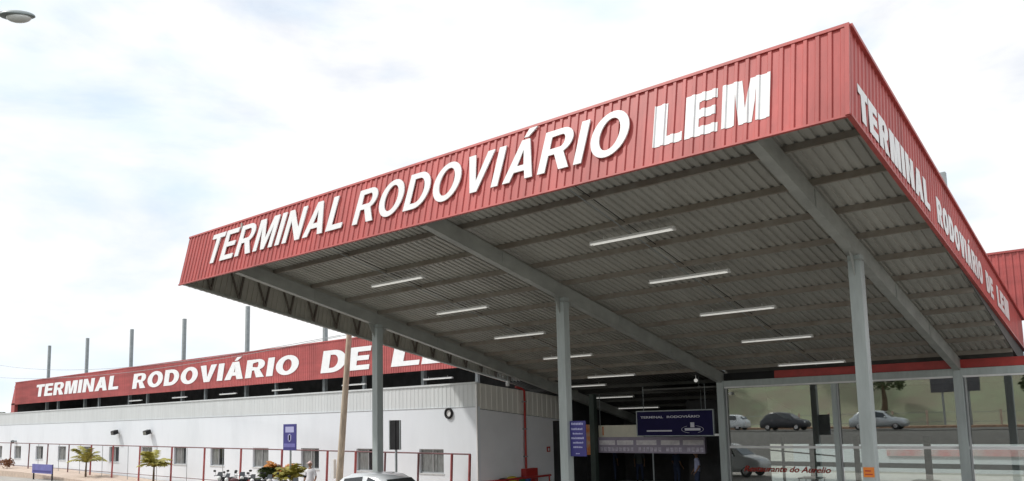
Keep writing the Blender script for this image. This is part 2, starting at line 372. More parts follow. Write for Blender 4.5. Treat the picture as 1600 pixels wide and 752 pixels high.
tag(MB().box(-150, 90, -35, -27, ground_z(0,-30)+.02, ground_z(0,-30)+.05).build('street', M['asphalt']), kind='structure')
tag(MB().box(-150, 90, -37.6, -35, ground_z(0,-36)+.0, ground_z(0,-36)+.22).build('pavement', mat('earth_pavement', (.42,.27,.18), .9, var=.2)), kind='structure')
# raised pale pavement sloping up to the left along the fence
mb = MB(); P = [(-17.2,-1.0+.01),(-44,-1.0+.01),(-58,-.62),(-110,-.40)]
for (a, za), (b, zb) in zip(P, P[1:]):
    vs = [(a,3.0,za),(b,3.0,zb),(b,6.1,zb),(a,6.1,za),(a,3.0,-1.2),(b,3.0,-1.2),(b,6.1,-1.2),(a,6.1,-1.2)]
    mb.add(vs, [(0,1,2,3),(0,4,5,1)])
tag(mb.build('path', M['kerb'], fix=False), kind='structure')

# ================================================================== main canopy
XL, XR = -19.23, 1.6
can = thing('entrance_canopy', 'large red ribbed canopy on grey columns lettered along its front and side', 'canopy')
fv = Vector((0,.338,1.631)); fn = Vector((0,-1.631,.338)).normalized()
FO = Vector((XL,-5.56,6.80)); 
FU = Vector((XR-XL, 0, -.02)).normalized()
ff = sheet(FO, FU, XR-XL, lambda s: (0,0,0), lambda s: fv, fn, d=.024).build('front_fascia', [M['red'], M['grey_back']], can, fix=False)
tp = FO+fv
MB().obox(tp+fn*.036-fv.normalized()*.05, FU*(XR-XL+.03), -fn*.30, fv.normalized()*.06).build('top_flashing', M['red'], can)
MB().obox(FO+fn*.034-fv.normalized()*.02, FU*(XR-XL+.02), -fn*.05, fv.normalized()*.035).build('bottom_flashing', M['red'], can)
def sb(y): return 6.80-.155*(y+5.56)
def stp(y): return 8.43-.192*(y+5.22)
YE = 12.15
sf = sheet((XR,-5.56,0), (0,1,0), YE+5.56, lambda s: (0,0,sb(-5.56+s)), lambda s: (0,.338*(1-s/18),stp(-5.56+s+.3)), (1,0,0), d=.016).build('side_fascia', [M['red_side'], M['grey_back']], can, fix=False)
mb = MB(); mb.bar((XR+.02,-5.22,8.385), (XR+.02,YE,stp(YE)), .10, .06); mb.bar((XR+.01,-5.56,sb(-5.56)), (XR+.01,YE,sb(YE)), .08, .04)
mb.bar(FO+FU*(XR-XL)+fn*.02, FO+FU*(XR-XL)+fv*.995+fn*.02, .07, .07, up=Vector((0,1,0)))
mb.build('corner_flashing', M['red'], can)
m_ = MB()
ya, yb = 2.0, YE
m_.add([(XR-.05,ya,5.60-.2145*ya+.50),(XR-.05,yb,5.60-.2145*yb+.50),(XR-.05,yb,sb(yb)+.12),(XR-.05,ya,sb(ya)+.3),
        (XR-.03,ya,5.60-.2145*ya+.50),(XR-.03,yb,5.60-.2145*yb+.50),(XR-.03,yb,sb(yb)+.12),(XR-.03,ya,sb(ya)+.3)],
       [(0,1,2,3),(7,6,5,4),(0,4,5,1),(1,5,6,2),(2,6,7,3),(3,7,4,0)])
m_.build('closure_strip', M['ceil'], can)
def lb(y): return 6.84-.172*(y+5.56)
sheet((XL,YE,0), (0,-1,0), YE+5.56, lambda s: (0,0,lb(YE-s)), lambda s: (0,.338*(s/18),stp(YE-s+.3)), (-1,0,0)).build('side_cladding', [M['red'], M['grey_back']], can, fix=False)
# steel lattice of the left edge
mb = MB(); mb.bar((XL+.05,-5.45,lb(-5.45)+.05), (XL+.05,YE,lb(YE)+.05), .07, .08); mb.build('edge_chord', M['beam'], can)
for k in range(16):
    y = -4.5+k*1.03; b = lb(y)+.08
    m_ = MB(); m_.bar((XL+.09,y,b), (XL+.09,y-.34,b+1.0), .06, .05); m_.bar((XL+.09,y,b), (XL+.09,y+.22,b+1.0), .07, .05); m_.build('brace', mat('brace_steel',(.14,.12,.105),.7), can)
# roof plane
def bz(y): return 5.60-.2145*y       # underside of beams
BT, PH = .40, .135
RS = math.hypot(1, .2145)
def roofz(y): return bz(y)+BT+PH
nrm = Vector((0,.2145,1)).normalized()
sheet((-16.25,0,0), (1,0,0), XR+16.22, lambda s: (0,-5.35,roofz(-5.35)), lambda s: (0,12.1 if s > 8.4 else 10.0,roofz(12.1 if s > 8.4 else 10.0)), nrm, p=.2, d=.038).build('roof_sheet', [M['roof'], M['roof']], can, fix=False)
sheet((-18.5,0,0), (1,0,0), 10.5, lambda s: (0,10.02,roofz(10.02)), lambda s: (0,17.9,roofz(17.9)), nrm, p=.2, d=.045).build('rear_roof_sheet', [M['ceil'], M['ceil']], can, fix=False)  # continues the roof plane; its unlit depth is painted in as a darker colour
for k in range(12):
    y = -5.42+k*1.395+(-.16 if k else 0)
    if k == 0: y = -5.30
    m_ = MB(); z0 = bz(y)+BT
    m_.box(-16.2, XR-.04, y-.012, y+.0, z0, z0+PH-.002); m_.box(-16.2, XR-.04, y, y+.06, z0, z0+.012); m_.box(-16.2, XR-.04, y, y+.06, z0+PH-.012, z0+PH-.003)
    m_.build('purlin', M['purlin'], can)
for k in range(1, 6):
    y = 10.2+k*1.3; z0 = roofz(y)-PH; MB().box(-18.4, -8.1, y, y+.06, z0, z0+PH-.002).build('purlin', M['ceil'], can)
for X in (0, -8, -16):
    y0, y1 = -5.45, 10.3 if X == 0 else 17
    m_ = MB(); w_ = .20
    # box girder with thin bottom flange
    m_.add([(X-w_/2+.01,y0,bz(y0)+.014),(X+w_/2-.01,y0,bz(y0)+.014),(X+w_/2-.01,y1,bz(y1)+.014),(X-w_/2+.01,y1,bz(y1)+.014),
            (X-w_/2+.01,y0,bz(y0)+BT),(X+w_/2-.01,y0,bz(y0)+BT),(X+w_/2-.01,y1,bz(y1)+BT),(X-w_/2+.01,y1,bz(y1)+BT)],
           [(0,3,2,1),(4,5,6,7),(0,1,5,4),(1,2,6,5),(2,3,7,6),(3,0,4,7)])
    m_.add([(X-w_/2,y0,bz(y0)),(X+w_/2,y0,bz(y0)),(X+w_/2,y1,bz(y1)),(X-w_/2,y1,bz(y1)),
            (X-w_/2,y0,bz(y0)+.014),(X+w_/2,y0,bz(y0)+.014),(X+w_/2,y1,bz(y1)+.014),(X-w_/2,y1,bz(y1)+.014)],
           [(0,3,2,1),(4,5,6,7),(0,1,5,4),(1,2,6,5),(2,3,7,6),(3,0,4,7)])
    m_.build('beam', M['beam'], can)
def column(X, Y, top, par, m, w_=.27):
    MB().box(X-w_/2, X+w_/2, Y-w_/2, Y+w_/2, GZ, top).build('column', m, par, bevel=.012)
for X in (0, -8, -16): column(X, 0, bz(0)+.05, can, M['column'])
for X in (0, -8): column(X, 10.14, bz(10.14)+.1, can, M['column'])
for X in (-8, -16):
    m_ = MB(); m_.box(X-.2, X+.2, -.2, .2, GZ, GZ+.02); m_.build('base_plate', M['column'], can)
MB().box(-.2, .2, -.2, .2, GZ, GZ+.02).build('base_plate', M['column'], can)
for X in (-4.15, -12.3):
    m_ = MB(); m_.tube((X,-5.3,roofz(-5.3)-PH+.05), (X,9.9,roofz(9.9)-PH+.05), .010, n=6); m_.build('tie_rod', M['black'], can)
for X in (0, -8, -16):
    for Y in (0,):
        m_ = MB(); m_.box(X-.17, X+.17, Y-.17, Y+.17, bz(Y+.17)-.045, bz(Y+.17)-.03); m_.build('cap_plate', M['beam'], can)
        for s_ in (-1, 1):
            m_ = MB(); m_.poly([(X-.008,Y+s_*.136,bz(Y)-.42),(X-.008,Y+s_*.136,bz(Y+s_*.14)+.0),(X-.008,Y+s_*.42,bz(Y+s_*.42))], (.016,0,0)); m_.build('gusset', M['beam'], can)
        for a_ in (-1, 1):
            for b_ in (-1, 1): MB().tube((X+a_*.13,Y+b_*.13+0,bz(Y)-.11),(X+a_*.13,Y+b_*.13,bz(Y)-.06),.014,n=6).build('bolt', M['galv'], can)
    for Y in (-2.7, 2.9, 6.2):
        if X == -16 and Y > 6: continue
        MB().box(X-.108, X+.108, Y-.008, Y+.008, bz(Y)-.004, bz(Y)+BT-.03).build('stiffener', M['beam'], can)
for X in (-4.27, -12.35):
    MB().tube((X,-5.2,roofz(-5.2)-PH-.02),(X,9.8,roofz(9.8)-PH-.02),.012,n=6).build('conduit', M['galv'], can)
def capz(y): return stp(y)-.12
m_ = MB(); vs = [(XL+.03,-5.1,capz(-5.1)),(-16.0,-5.1,capz(-5.1)),(-16.0,12.1,capz(12.1)),(XL+.03,12.1,capz(12.1))]
m_.add(vs+[(a,b,c+.03) for a,b,c in vs], [(0,3,2,1),(4,5,6,7),(0,1,5,4),(1,2,6,5),(2,3,7,6),(3,0,4,7)]); m_.build('overhang_roof', M['grey_back'], can)
m_ = MB(); y0, y1 = -5.3, 12.1
m_.add([(-16.06,y0,bz(y0)+BT),(-16.0,y0,bz(y0)+BT),(-16.0,y1,bz(y1)+BT),(-16.06,y1,bz(y1)+BT),(-16.06,y0,capz(y0)),(-16.0,y0,capz(y0)),(-16.0,y1,capz(y1)),(-16.06,y1,capz(y1))],
       [(0,3,2,1),(4,5,6,7),(0,1,5,4),(1,2,6,5),(2,3,7,6),(3,0,4,7)]); m_.build('inner_cladding', M['grey_back'], can)
# lettering: front
def fpt(X, z):
    t = (z-6.79)/1.631
    return Vector((X, -5.56+.338*t, z))
fvn = fv.normalized()
lettering('lettering', 'TERMINAL', fpt(-17.55,7.235), FU, fvn, 6.62, .97, ff, M['letter'], n=fn, shear=.13, st=.188, extr=.018, lift=.05, gap=.13)
lettering('lettering', 'RODOVIÁRIO', fpt(-10.50,7.20), FU, fvn, 8.12, .93, ff, M['letter'], n=fn, shear=.13, st=.188, extr=.018, lift=.05, gap=.13)
lettering('lettering', 'LEM', fpt(-1.86,7.125), FU, fvn, 2.21, .86, ff, M['letter'], n=fn, st=.27, bar=.21, gap=.07, extr=.002, lift=.005, ribs=(-1.86-XL,.2,.024,1))
# lettering: side, follows the ribs
sdv = Vector((0,1,-.175)).normalized()
def side(body, y0, y1, z0, z1, cap):
    lettering('lettering', body, (XR,y0,z0), Vector((0,1,(z1-z0)/(y1-y0))), (0,0,1), (y1-y0)*math.hypot(1,(z1-z0)/(y1-y0)), cap, sf, M['letter'], n=(1,0,0), st=.29, gap=.10, extr=.004, lift=.022)
side('TERMINAL', -5.02, -.35, 6.90, 6.26, .58)
side('RODOVIÁRIO', .30, 5.25, 6.17, 5.38, .56)
side('DE', 5.75, 6.75, 5.31, 5.16, .56)
side('LEM', 7.35, 9.3, 5.08, 4.80, .58)

# ------------------------------------------------------------------ tube lamps under the canopy
def make_lamp(L=2.25):
    r = thing('tube_lamp', '', 'ceiling lamp')
    m_ = MB(); m_.box(-L/2, L/2, -.06, .06, 0, .05); m_.build('housing', M['white'], r)
    for s in (-1, 1):
        MB().tube((s*.02-L/2+.03,.035*s,-.02), (s*.02+L/2-.06,.035*s,-.02), .016, n=8).build('tube', M['tube'], r)
    for s in (-1, 1):
        MB().box(s*L/2-.02, s*L/2+.02, -.055, .055, -.04, 0).build('end_holder', M['white'], r)
        MB().tube((s*L/3,0,.05), (s*L/3,0,.14), .008, n=6).build('hanger', M['white'], r)
    return r
lp = make_lamp(); used = False
ordn = ['frontmost', 'second', 'third', 'fourth', 'rearmost']
def put_lamp(x, y, z, label, group):
    global used
    o = lp if not used else copy_tree(lp); used = True
    o.location = (x, y, z); tag(o, label, 'ceiling lamp', group); return o
for rowx, rn, side_ in ((-4.27,'right','between the middle and the right beam'), (-12.35,'left','between the left and the middle beam')):
    for i, y in enumerate((-2.35,.45,3.37,6.24,9.25)):
        put_lamp(rowx, y, roofz(y)-PH-.10, f'{ordn[i]} tube lamp of the {rn} row under the red canopy roof', 'tube lamps under the canopy roof')
for i, y in enumerate((10.9,13.15,15.45)):
    put_lamp(-14.8, y, 6.0-.2145*y, f'{["first","middle","last"][i]} of three tube lamps in the dark hall above the direction board', 'tube lamps in the entrance hall')

# ------------------------------------------------------------------ bus hall behind
hall = thing('bus_hall', 'long hall with red lettered fascia over a dark gap and tall grey poles', 'building')
HX0, HX1, HY = -88.3, 40, 12.25
hf = sheet((HX0,HY,0), (1,0,0), HX1-HX0, lambda s: (-1.0 if s < .01 else 0,0,5.06), lambda s: (0,0,7.35), (0,-1,0), p=.2, d=.025).build('fascia', [M['red_far'], M['dark']], hall, fix=False)
MB().box(HX0, HX1, HY-.06, HY+.25, 7.352, 7.42).build('top_flashing', M['red_far'], hall)
MB().box(HX0-1.0, HX0, HY+.0, HY+.3, 3.9, 5.2).build('end_post', M['red_far'], hall)
MB().box(HX0-.5, -27, HY+.06, 26, 6.9, 7.0).box(-27, HX1, HY+.06, 17.7, 6.9, 7.0).build('roof', M['ceil'], hall)  # right part cut short so sun reaches the wall added behind
MB().box(HX0-.3, -27, 20, 20.2, GZ, 6.9).box(-27.2, -27, 20.2, 26, GZ, 6.9).box(-27, -18.9, 17.9, 18.1, GZ, 6.9).build('rear_wall', M['dark'], hall)
m_ = MB(); m_.box(HX0-.3, HX0-.1, HY+.3, 20, GZ, 6.9); m_.build('end_wall', M['dark'], hall)
for i in range(14):
    X = -84.5+9.37*i if i < 9 else -.65+9.37*(i-9)
    MB().box(X-.12, X+.12, 13.9, 14.14, GZ, 11.12 if i < 9 else 10.95).build('column', M['galv'], hall)
for i in range(13):
    X = -79.6+9.37*i
    if X > -18: continue
    MB().box(X-.09, X+.09, 13.2, 13.38, 3.6, 6.9).build('post', M['galv'], hall)
hz = (0,0,1)
def hlet(b, x0, x1, z, c): lettering('lettering', b, (x0,HY,z), (1,0,0), hz, x1-x0, c, hf, M['letter'], n=(0,-1,0), shear=.10, st=.25, gap=.09, extr=.012, lift=.04)
hlet('TERMINAL', -82.3, -64.0, 5.66, 1.20); hlet('RODOVIÁRIO', -61.4, -38.0, 5.55, 1.24); hlet('DE', -35.7, -30.8, 5.42, 1.38); hlet('LEM', -29.1, -20.0, 5.42, 1.30)
for i, X in enumerate((-62.4,-54.9,-47.8,-41.0,-33.4,-26.1)):
    put_lamp(X, 13.0, 4.62, ['leftmost tube lamp in the dark gap under the far red fascia','second tube lamp from left in the gap under the far fascia','third tube lamp from left in the gap under the far fascia','tube lamp in the gap under the final O of the far lettering','tube lamp in the gap under the far word DE','tube lamp in the gap under the far word LEM, rightmost there'][i], 'tube lamps in the hall gap')

# ------------------------------------------------------------------ white side building
wb = thing('white_building', 'long low white building with small windows and a pale ribbed upper band', 'building')
WX0, WX1, WY = -84.0, -17.0, 6.17
wins = [-77.1,-72.7]+[-68.35,-63.7,-59.3,-54.9,-50.5,-45.8,-41.5,-37.2,-32.8,-28.4,-24.0,-19.7]
WW, WZ0, WZ1 = 1.5, .02, 1.05
# wall with true openings
m_ = MB(); x = WX0
for c in wins:
    m_.box(x, c-WW/2, WY, WY+.2, GZ, 2.82); m_.box(c-WW/2, c+WW/2, WY, WY+.2, GZ, WZ0); m_.box(c-WW/2, c+WW/2, WY, WY+.2, WZ1, 2.82); x = c+WW/2
m_.box(x, WX1, WY, WY+.2, GZ, 2.82)
bm_w = m_.build('wall', M['wall'], wb)
sheet((WX0,WY+.03,0), (1,0,0), WX1-WX0, lambda s: (0,0,2.80), lambda s: (0,0,3.76), (0,-1,0), p=.25, d=.010).build('upper_cladding', [M['clad'], M['clad']], wb, fix=False)
MB().box(WX0, WX1, WY-.012, WY+.03, 2.785, 2.815).build('joint_strip', M['alu'], wb)
MB().box(WX0-.05, WX1+.04, WY-.02, WY+.05, 3.765, 3.84).build('top_flashing', M['clad'], wb)
# side wall: top runs down towards the rear
def st(y): return 3.80-.092*(y-6.17)
def sm(y): return 2.72-.092*(y-6.17)
for X0, X1 in ((WX1-.2, WX1),):
    y0, y1 = WY+.2, 12.2; dy0, dy1 = 11.40, 11.78
    m_ = MB()
    def seg(a, b, za):
        m_.add([(X0,a,za),(X1,a,za),(X1,b,za),(X0,b,za),(X0,a,sm(a)),(X1,a,sm(a)),(X1,b,sm(b)),(X0,b,sm(b))], [(0,3,2,1),(4,5,6,7),(0,1,5,4),(1,2,6,5),(2,3,7,6),(3,0,4,7)])
    seg(y0, dy0, GZ); seg(dy0, 12.2, 2.15); seg(12.15, 12.2, GZ)
    m_.build('side_wall', M['wall_side'], wb)
MB().box(WX1-.12, WX1-.08, 11.41, 12.14, GZ, 2.14).build('door', M['dark'], wb)
sheet((WX1-.03,WY+.06,0), (0,1,0), 6.0, lambda s: (0,0,sm(WY+s)+.02), lambda s: (0,0,st(WY+s)), (1,0,0), p=.35, d=.02).build('side_cladding', [M['clad_side'], M['clad_side']], wb, fix=False)
MB().add([(WX0,WY+.1,3.70),(WX1-.06,WY+.1,3.70),(WX1-.06,12.2,3.15),(WX0,12.2,3.15)], [(0,1,2,3)]).build('roof', M['clad'], wb, fix=False)
MB().box(WX1-.035, WX1+.03, WY-.02, WY+.04, GZ, 3.8).build('corner_trim', M['white'], wb)
MB().box(WX0, WX1-.3, 9.0, 9.1, GZ, 3.1).build('inner_wall', M['dark'], wb)
for i, c in enumerate(wins):
    m_ = MB(); y = WY+.10; f = .05
    m_.box(c-WW/2, c+WW/2, y, y+.06, WZ0, WZ0+f); m_.box(c-WW/2, c+WW/2, y, y+.06, WZ1-f, WZ1)
    m_.box(c-WW/2, c-WW/2+f, y, y+.06, WZ0+f, WZ1-f); m_.box(c+WW/2-f, c+WW/2, y, y+.06, WZ0+f, WZ1-f); m_.box(c-.02, c+.04, y-.005, y+.065, WZ0+f, WZ1-f)
    fr = m_.build('window', M['alu'], wb)
    sp = .25 if i % 3 == 2 or i == len(wins)-1 else 0
    MB().box(c-WW/2+f, c+sp, y+.02, y+.03, WZ0+f, WZ1-f).build('pane', M['pane_pale'], fr)
    MB().box(c+sp, c+WW/2-f, y+.035, y+.045, WZ0+f, WZ1-f).build('pane', M['pane_dark'] if i % 3 != 1 else M['pane_pale'], fr)
    MB().box(c-WW/2-.03, c+WW/2+.03, WY-.04, WY+.05, WZ0-.04, WZ0).build('sill', M['clad'], fr)

# things on the white wall
def floodlight(x, z, tilt, label):
    r = thing('floodlight', label, 'floodlight', 'floodlights on the white wall', loc=(x, WY, z))
    MB().box(-.04, .04, -.10, 0, -.03, .03).build('bracket', M['black'], r)
    m_ = MB(); m_.obox(Vector((-.24,-.42,-.12)), Vector((.48,0,0)), Vector((0,.30,.10)), Vector((0,-.05,.26))); m_.build('housing', M['black'], r, bevel=.02)
    m_ = MB(); m_.obox(Vector((-.20,-.44,-.10)), Vector((.40,0,0)), Vector((0,.01,.0)), Vector((0,-.045,.20))); m_.build('lens', M['pane_pale'] if tilt else M['glassdark'], r)
floodlight(-49.83, 1.96, 0, 'dark floodlight on the white wall above the red window, left of two')
floodlight(-45.2, 1.93, 1, 'pale lensed floodlight on the white wall, right of two')
r = thing('wall_vent', 'round black rimmed ring high on the white wall near its corner', 'vent', loc=(-18.58,WY,2.57))
MB().torus((0,-.04,0), .19, .055, n=28).build('rim', M['black'], r)
MB().disc((0,-.015,0), .17, .03).build('disc', M['white'], r)
r = thing('security_camera', 'small dome camera on the white wall at the far left', 'camera', loc=(-68.8,WY,1.5))
MB().box(-.16,.16,-.35,0,-.1,.0).build('bracket', M['galv'], r); MB().ball((0,-.25,-.10), .15).build('dome', M['glassdark'], r)
r = thing('fire_sign', 'small red square fire sign on the grey side wall beside the dark doorway', 'sign', loc=(WX1,11.0,.86))
MB().box(0,.02,-.12,.12,-.12,.12).build('plate', M['red_paint'], r); MB().box(.021,.025,-.05,.05,-.07,.05).build('symbol', M['white'], r)
r = thing('fire_hose_cabinet', 'red fire hose cabinet at the foot of the red pipe', 'fire cabinet', loc=(WX1+.02,9.38,GZ))
MB().box(0,.28,-.42,.42,.12,1.10).build('cabinet', M['red_paint'], r, bevel=.015); MB().box(.285,.30,-.36,.36,.2,1.04).build('door', M['red_paint'], r)
MB().box(.301,.32,.22,.27,.55,.72).build('handle', M['chrome'], r); MB().box(0,.2,-.3,-.2,0,.12).box(0,.2,.2,.3,0,.12).build('foot', M['red_paint'], r)
r = thing('fire_pipe', 'red vertical water pipe running up the grey side wall to the canopy', 'pipe')
MB().path([(WX1+.12,9.2,GZ+1.1),(WX1+.12,9.2,3.50),(WX1+.12,9.0,3.60),(WX1+.12,8.6,3.66)], .05, n=10).build('pipe', M['red_paint'], r)
m_ = MB()
for z in (.6, 1.8, 3.0): m_.box(WX1, WX1+.18, 9.13, 9.27, z, z+.04)
m_.build('bracket', M['galv'], r)
r = thing('pipe_bracket_lamp', 'small white fitting at the end of the canopy edge above the red pipe', 'fitting', loc=(WX1+.25,7.9,3.78))
MB().box(-.05,.05,-.06,.06,-.1,.12).build('box', M['white'], r); MB().tube((0,0,.12),(0,0,.5),.012,n=6).build('rod', M['galv'], r)

# ------------------------------------------------------------------ fence in front of it
fe = thing('metal_fence', 'thin faded red metal fence in front of the white building', 'fence')
FY = 5.0
def ftop(x):  # top rail height: level, stepping up to the left with the ground
    return .90+(-14.5-x)*.0085
def fx(px, py=700):
    d = _F+(px-800)/FPX*_R-(py-PY)/FPX*_U; t = (FY-CAM.y)/d.y; return (CAM+d*t).x
x0, x1 = fx(0), fx(735)
x0 -= 6
def gz_(x): return -1 if x > -44 else (-1+(-44-x)*.027 if x > -58 else -.62+(-58-x)*.0042)
mb = MB(); mb.tube((x0,FY,ftop(x0)), (x1,FY,ftop(x1)), .03, n=8); mb.build('top_rail', M['brown_post'], fe)
mb = MB(); mb.tube((x0,FY,-.75 if x0 > -44 else -.35), (-58,FY,-.45), .02, n=6); mb.tube((-58,FY,-.45), (x1,FY,-.85), .02, n=6); mb.build('bottom_rail', M['brown_post'], fe)
for px, k in [(-25,0),(17,0),(46,0),(75,0),(108,0),(143,1),(177,1),(219,1),(269,1),(320,1),(377,1),(441,1),(512,1),(556,1),(602,0),(654,0),(706,1),(734,1)]:
    x = fx(px); w_ = .055 if k else .045
    lean = -.10
    m_ = MB(); m_.tube((x+lean,FY,gz_(x)), (x,FY,ftop(x)), w_, n=8)
    m_.build('post', M['red_post'] if k else M['brown_post'], fe)
for px in (60,92,125,160,200,245,292,348):
    x = fx(px); m_ = MB(); m_.tube((x,FY+.02,gz_(x)), (x,FY+.02,ftop(x)), .018, n=6); m_.build('baluster', M['galv'], fe)
m_ = MB()
r = thing('barrier_rail', 'low bright red rail at the foot of the grey side wall', 'rail')
MB().path([(-16.3,3.6,-.22),(-16.3,10.2,-.24)], .045).build('rail', M['red_paint'], r)
for y in (3.7,5.8,7.9,10.1): MB().tube((-16.3,y,GZ),(-16.3,y,-.22),.035).build('post', M['red_paint'], r)
# bins by the wall
def bin_(x, y, m, label, h=.78):
    r = thing('litter_bin', label, 'bin', 'coloured bins by the side wall', loc=(x,y,GZ))
    MB().tube((0,0,.05),(0,0,h-.08),.19,.24,n=16).build('body', m, r); MB().ball((0,0,h-.08),.25,.25,.12,n=16).build('lid', m, r)
    MB().tube((0,0,0),(0,0,.06),.17,n=12).build('base', M['black'], r)
bin_(-16.65,7.35,M['black'],'dark bin, leftmost of those by the grey side wall')
bin_(-16.65,7.95,M['yellow'],'yellow bin standing by the grey side wall', .82)
bin_(-16.65,8.45,M['greenbin'],'green bin right of the yellow one by the grey side wall', .76)
bin_(-16.65,8.85,M['bluebin'],'blue bin right of the green one, left of the fire cabinet', .74)

# ------------------------------------------------------------------ glazed restaurant front
gf = thing('glazed_front', 'grey framed restaurant glass wall with red band above and red script lettering', 'glass wall')
GY = 10.14
MB().box(-5.9, 14, GY-.05, GY+.05, 3.52, 3.79).build('red_band', M['red_paint'], gf)
MB().box(-7.86, -5.9, GY-.04, GY+.05, 3.52, 3.79).build('black_band', M['black'], gf)
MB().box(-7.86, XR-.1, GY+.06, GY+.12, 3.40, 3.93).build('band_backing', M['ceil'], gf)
MB().box(-7.86, 14, GY-.12, GY+.12, 3.29, 3.51).build('header_beam', M['column'], gf)
MB().box(-7.84, 14, GY-.10, GY-.04, 3.225, 3.285).build('light_trim', M['white'], gf)
for x, w_ in ((-3.84,.17),(4.0,.17),(8,.27),(12,.17)): MB().box(x-w_/2, x+w_/2, GY-.07, GY+.07, GZ, 3.285).build('mullion', M['column'], gf)
for x in (-7.80,-3.72,.19,4.14): MB().box(x-.025, x+.025, GY-.045, GY+.0, GZ, 3.22).build('frame_stile', M['alu'], gf)
MB().box(-7.8, 14, GY-.03, GY+.02, .985, 1.075).build('white_rail', M['white'], gf)
pan = [(-7.77,-3.95),(-3.69,-.16),(.22,3.9),(4.17,7.85),(8.15,11.9)]
for a, b in pan:
    MB().box(a, b, GY+.025, GY+.033, 1.08, 3.22).build('pane', M['glass'], gf)
    MB().box(a, b, GY+.025, GY+.033, -.95, .98).build('pane', M['glass'], gf)
lettering('script_lettering', 'Restaurante do Aurelio', (-7.28,GY,.14), (1,0,0), hz, 3.15, .21, gf, M['script'], n=(0,-1,0), shear=.35, bold=.022, extr=.003, lift=.0)
r = thing('small_camera', 'tiny white camera at the top left corner of the restaurant glass', 'camera', loc=(-7.62,GY-.1,3.02))
MB().ball((0,0,0), .055).build('dome', M['white'], r); MB().box(-.03,.03,0,.08,0,.06).build('bracket', M['white'], r)
r = thing('column_sticker', 'small orange notice stuck on the nearest front column', 'notice', loc=(0,-.137,0))
MB().box(-.115,.105,-.006,.0,.83,1.04).build('plate', M['orange'], r)
m_ = MB(); m_.box(-.08,.07,-.009,-.0065,.88,.90).box(-.08,.04,-.009,-.0065,.95,.975).build('writing', M['red_paint'], r)

# room behind the glass: dark walls, open strip at the back towards the bright platforms
room = thing('restaurant_room', 'dim restaurant interior behind the glass with bright strips at its back', 'room')
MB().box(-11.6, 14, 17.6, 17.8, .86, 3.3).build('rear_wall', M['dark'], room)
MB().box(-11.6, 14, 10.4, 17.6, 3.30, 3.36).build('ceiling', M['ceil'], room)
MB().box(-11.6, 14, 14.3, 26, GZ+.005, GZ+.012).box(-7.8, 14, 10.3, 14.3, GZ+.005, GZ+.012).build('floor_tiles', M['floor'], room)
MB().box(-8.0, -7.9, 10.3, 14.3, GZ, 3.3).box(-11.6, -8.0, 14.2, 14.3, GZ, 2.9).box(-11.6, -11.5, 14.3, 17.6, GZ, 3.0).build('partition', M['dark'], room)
MB().box(-11.6, 14, 17.55, 17.7, -.12, .08).build('rail', M['galv'], room)
for x, w_ in ((-10.1,.24),(-8.6,.08),(-7.27,.24),(-5.4,.2),(-2.65,.24),(-1.4,.12),(1.2,.2)):
    MB().box(x-w_/2, x+w_/2, 17.45, 17.59, GZ, 1.2).build('dark_post', mat('dark_green_post', (.02,.035,.028), .7, spec=.2), room)
MB().add([(-9.9,17.4,.62),(-6.0,17.4,.30),(-6.0,17.45,.36),(-9.9,17.45,.68)], [(0,1,2,3)]).build('roofline_reflection', M['black'], room)  # dark strip standing in for the canopy roofline mirrored in the glass
def table(x, y, label):
    r = thing('restaurant_table', label, 'table', 'white tables behind the glass', loc=(x,y,GZ))
    MB().box(-.4,.4,-.4,.4,.72,.76).build('top', M['white'], r)
    for a in (-1,1):
        for b in (-1,1): MB().tube((a*.33,b*.33,0),(a*.36,b*.36,.72),.02,n=6).build('leg', M['chrome'], r)
table(-5.8, 13, 'white table behind the glass under the red script lettering'); table(-1.8, 13, 'white table behind the glass right of the nearest column'); table(2.2,13,'white table behind the rightmost glass pane')
pw = thing('bright_backdrop_wall', 'added pale wall beyond the platforms for bright strips seen through the restaurant', 'wall')  # put in to catch the sun and show as bright strips through the glass
MB().box(-12, 40, 28, 28.3, GZ, 2.6).build('wall', M['wall'], pw); MB().box(-6.9, -3.3, 27.90, 27.99, -.15, .18).box(-2.9, 4, 27.90, 27.99, -.13, .20).build('pink_band', M['pinkboard'], pw); MB().box(-12, 40, 27.95, 28.35, 2.6, 2.7).build('coping', M['clad'], pw)

# ------------------------------------------------------------------ entrance hall
eh = thing('entrance_hall', 'dark entrance hall with shop fronts under the rear of the canopy', 'hall')
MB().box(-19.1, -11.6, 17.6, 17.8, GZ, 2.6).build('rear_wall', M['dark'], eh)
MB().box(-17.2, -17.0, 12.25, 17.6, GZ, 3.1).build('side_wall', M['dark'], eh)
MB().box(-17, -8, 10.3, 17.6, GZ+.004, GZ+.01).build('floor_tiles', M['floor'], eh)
MB().box(-14.95, -14.70, 11.4, 11.65, GZ, 3.3).build('pillar', mat('dark_green_paint',(.05,.07,.06),.6), eh)
MB().tube((-11.85,11.5,GZ),(-11.85,11.5,.70),.035).build('post', M['galv'], eh)
Yp = 11.95
def px2(px, py, Y):
    d = _F+(px-800)/FPX*_R-(py-PY)/FPX*_U; t = (Y-CAM.y)/d.y; return CAM+d*t
a = px2(935,665,Yp); b = px2(997,683,Yp); c = px2(1103,709,Yp)
sg = thing('shop_sign_board', 'long lilac shop board with rows of pale boxes under a cream panel', 'sign')
MB().box(a.x, b.x+.25, Yp, Yp+.06, b.z, a.z).build('cream_panel', M['cream'], sg)
bd = MB().box(a.x, c.x, Yp-.05, Yp+.1, c.z, b.z-.005).build('board', M['lilac'], sg)
m_ = MB(); L_ = c.x-a.x; H_ = b.z-c.z
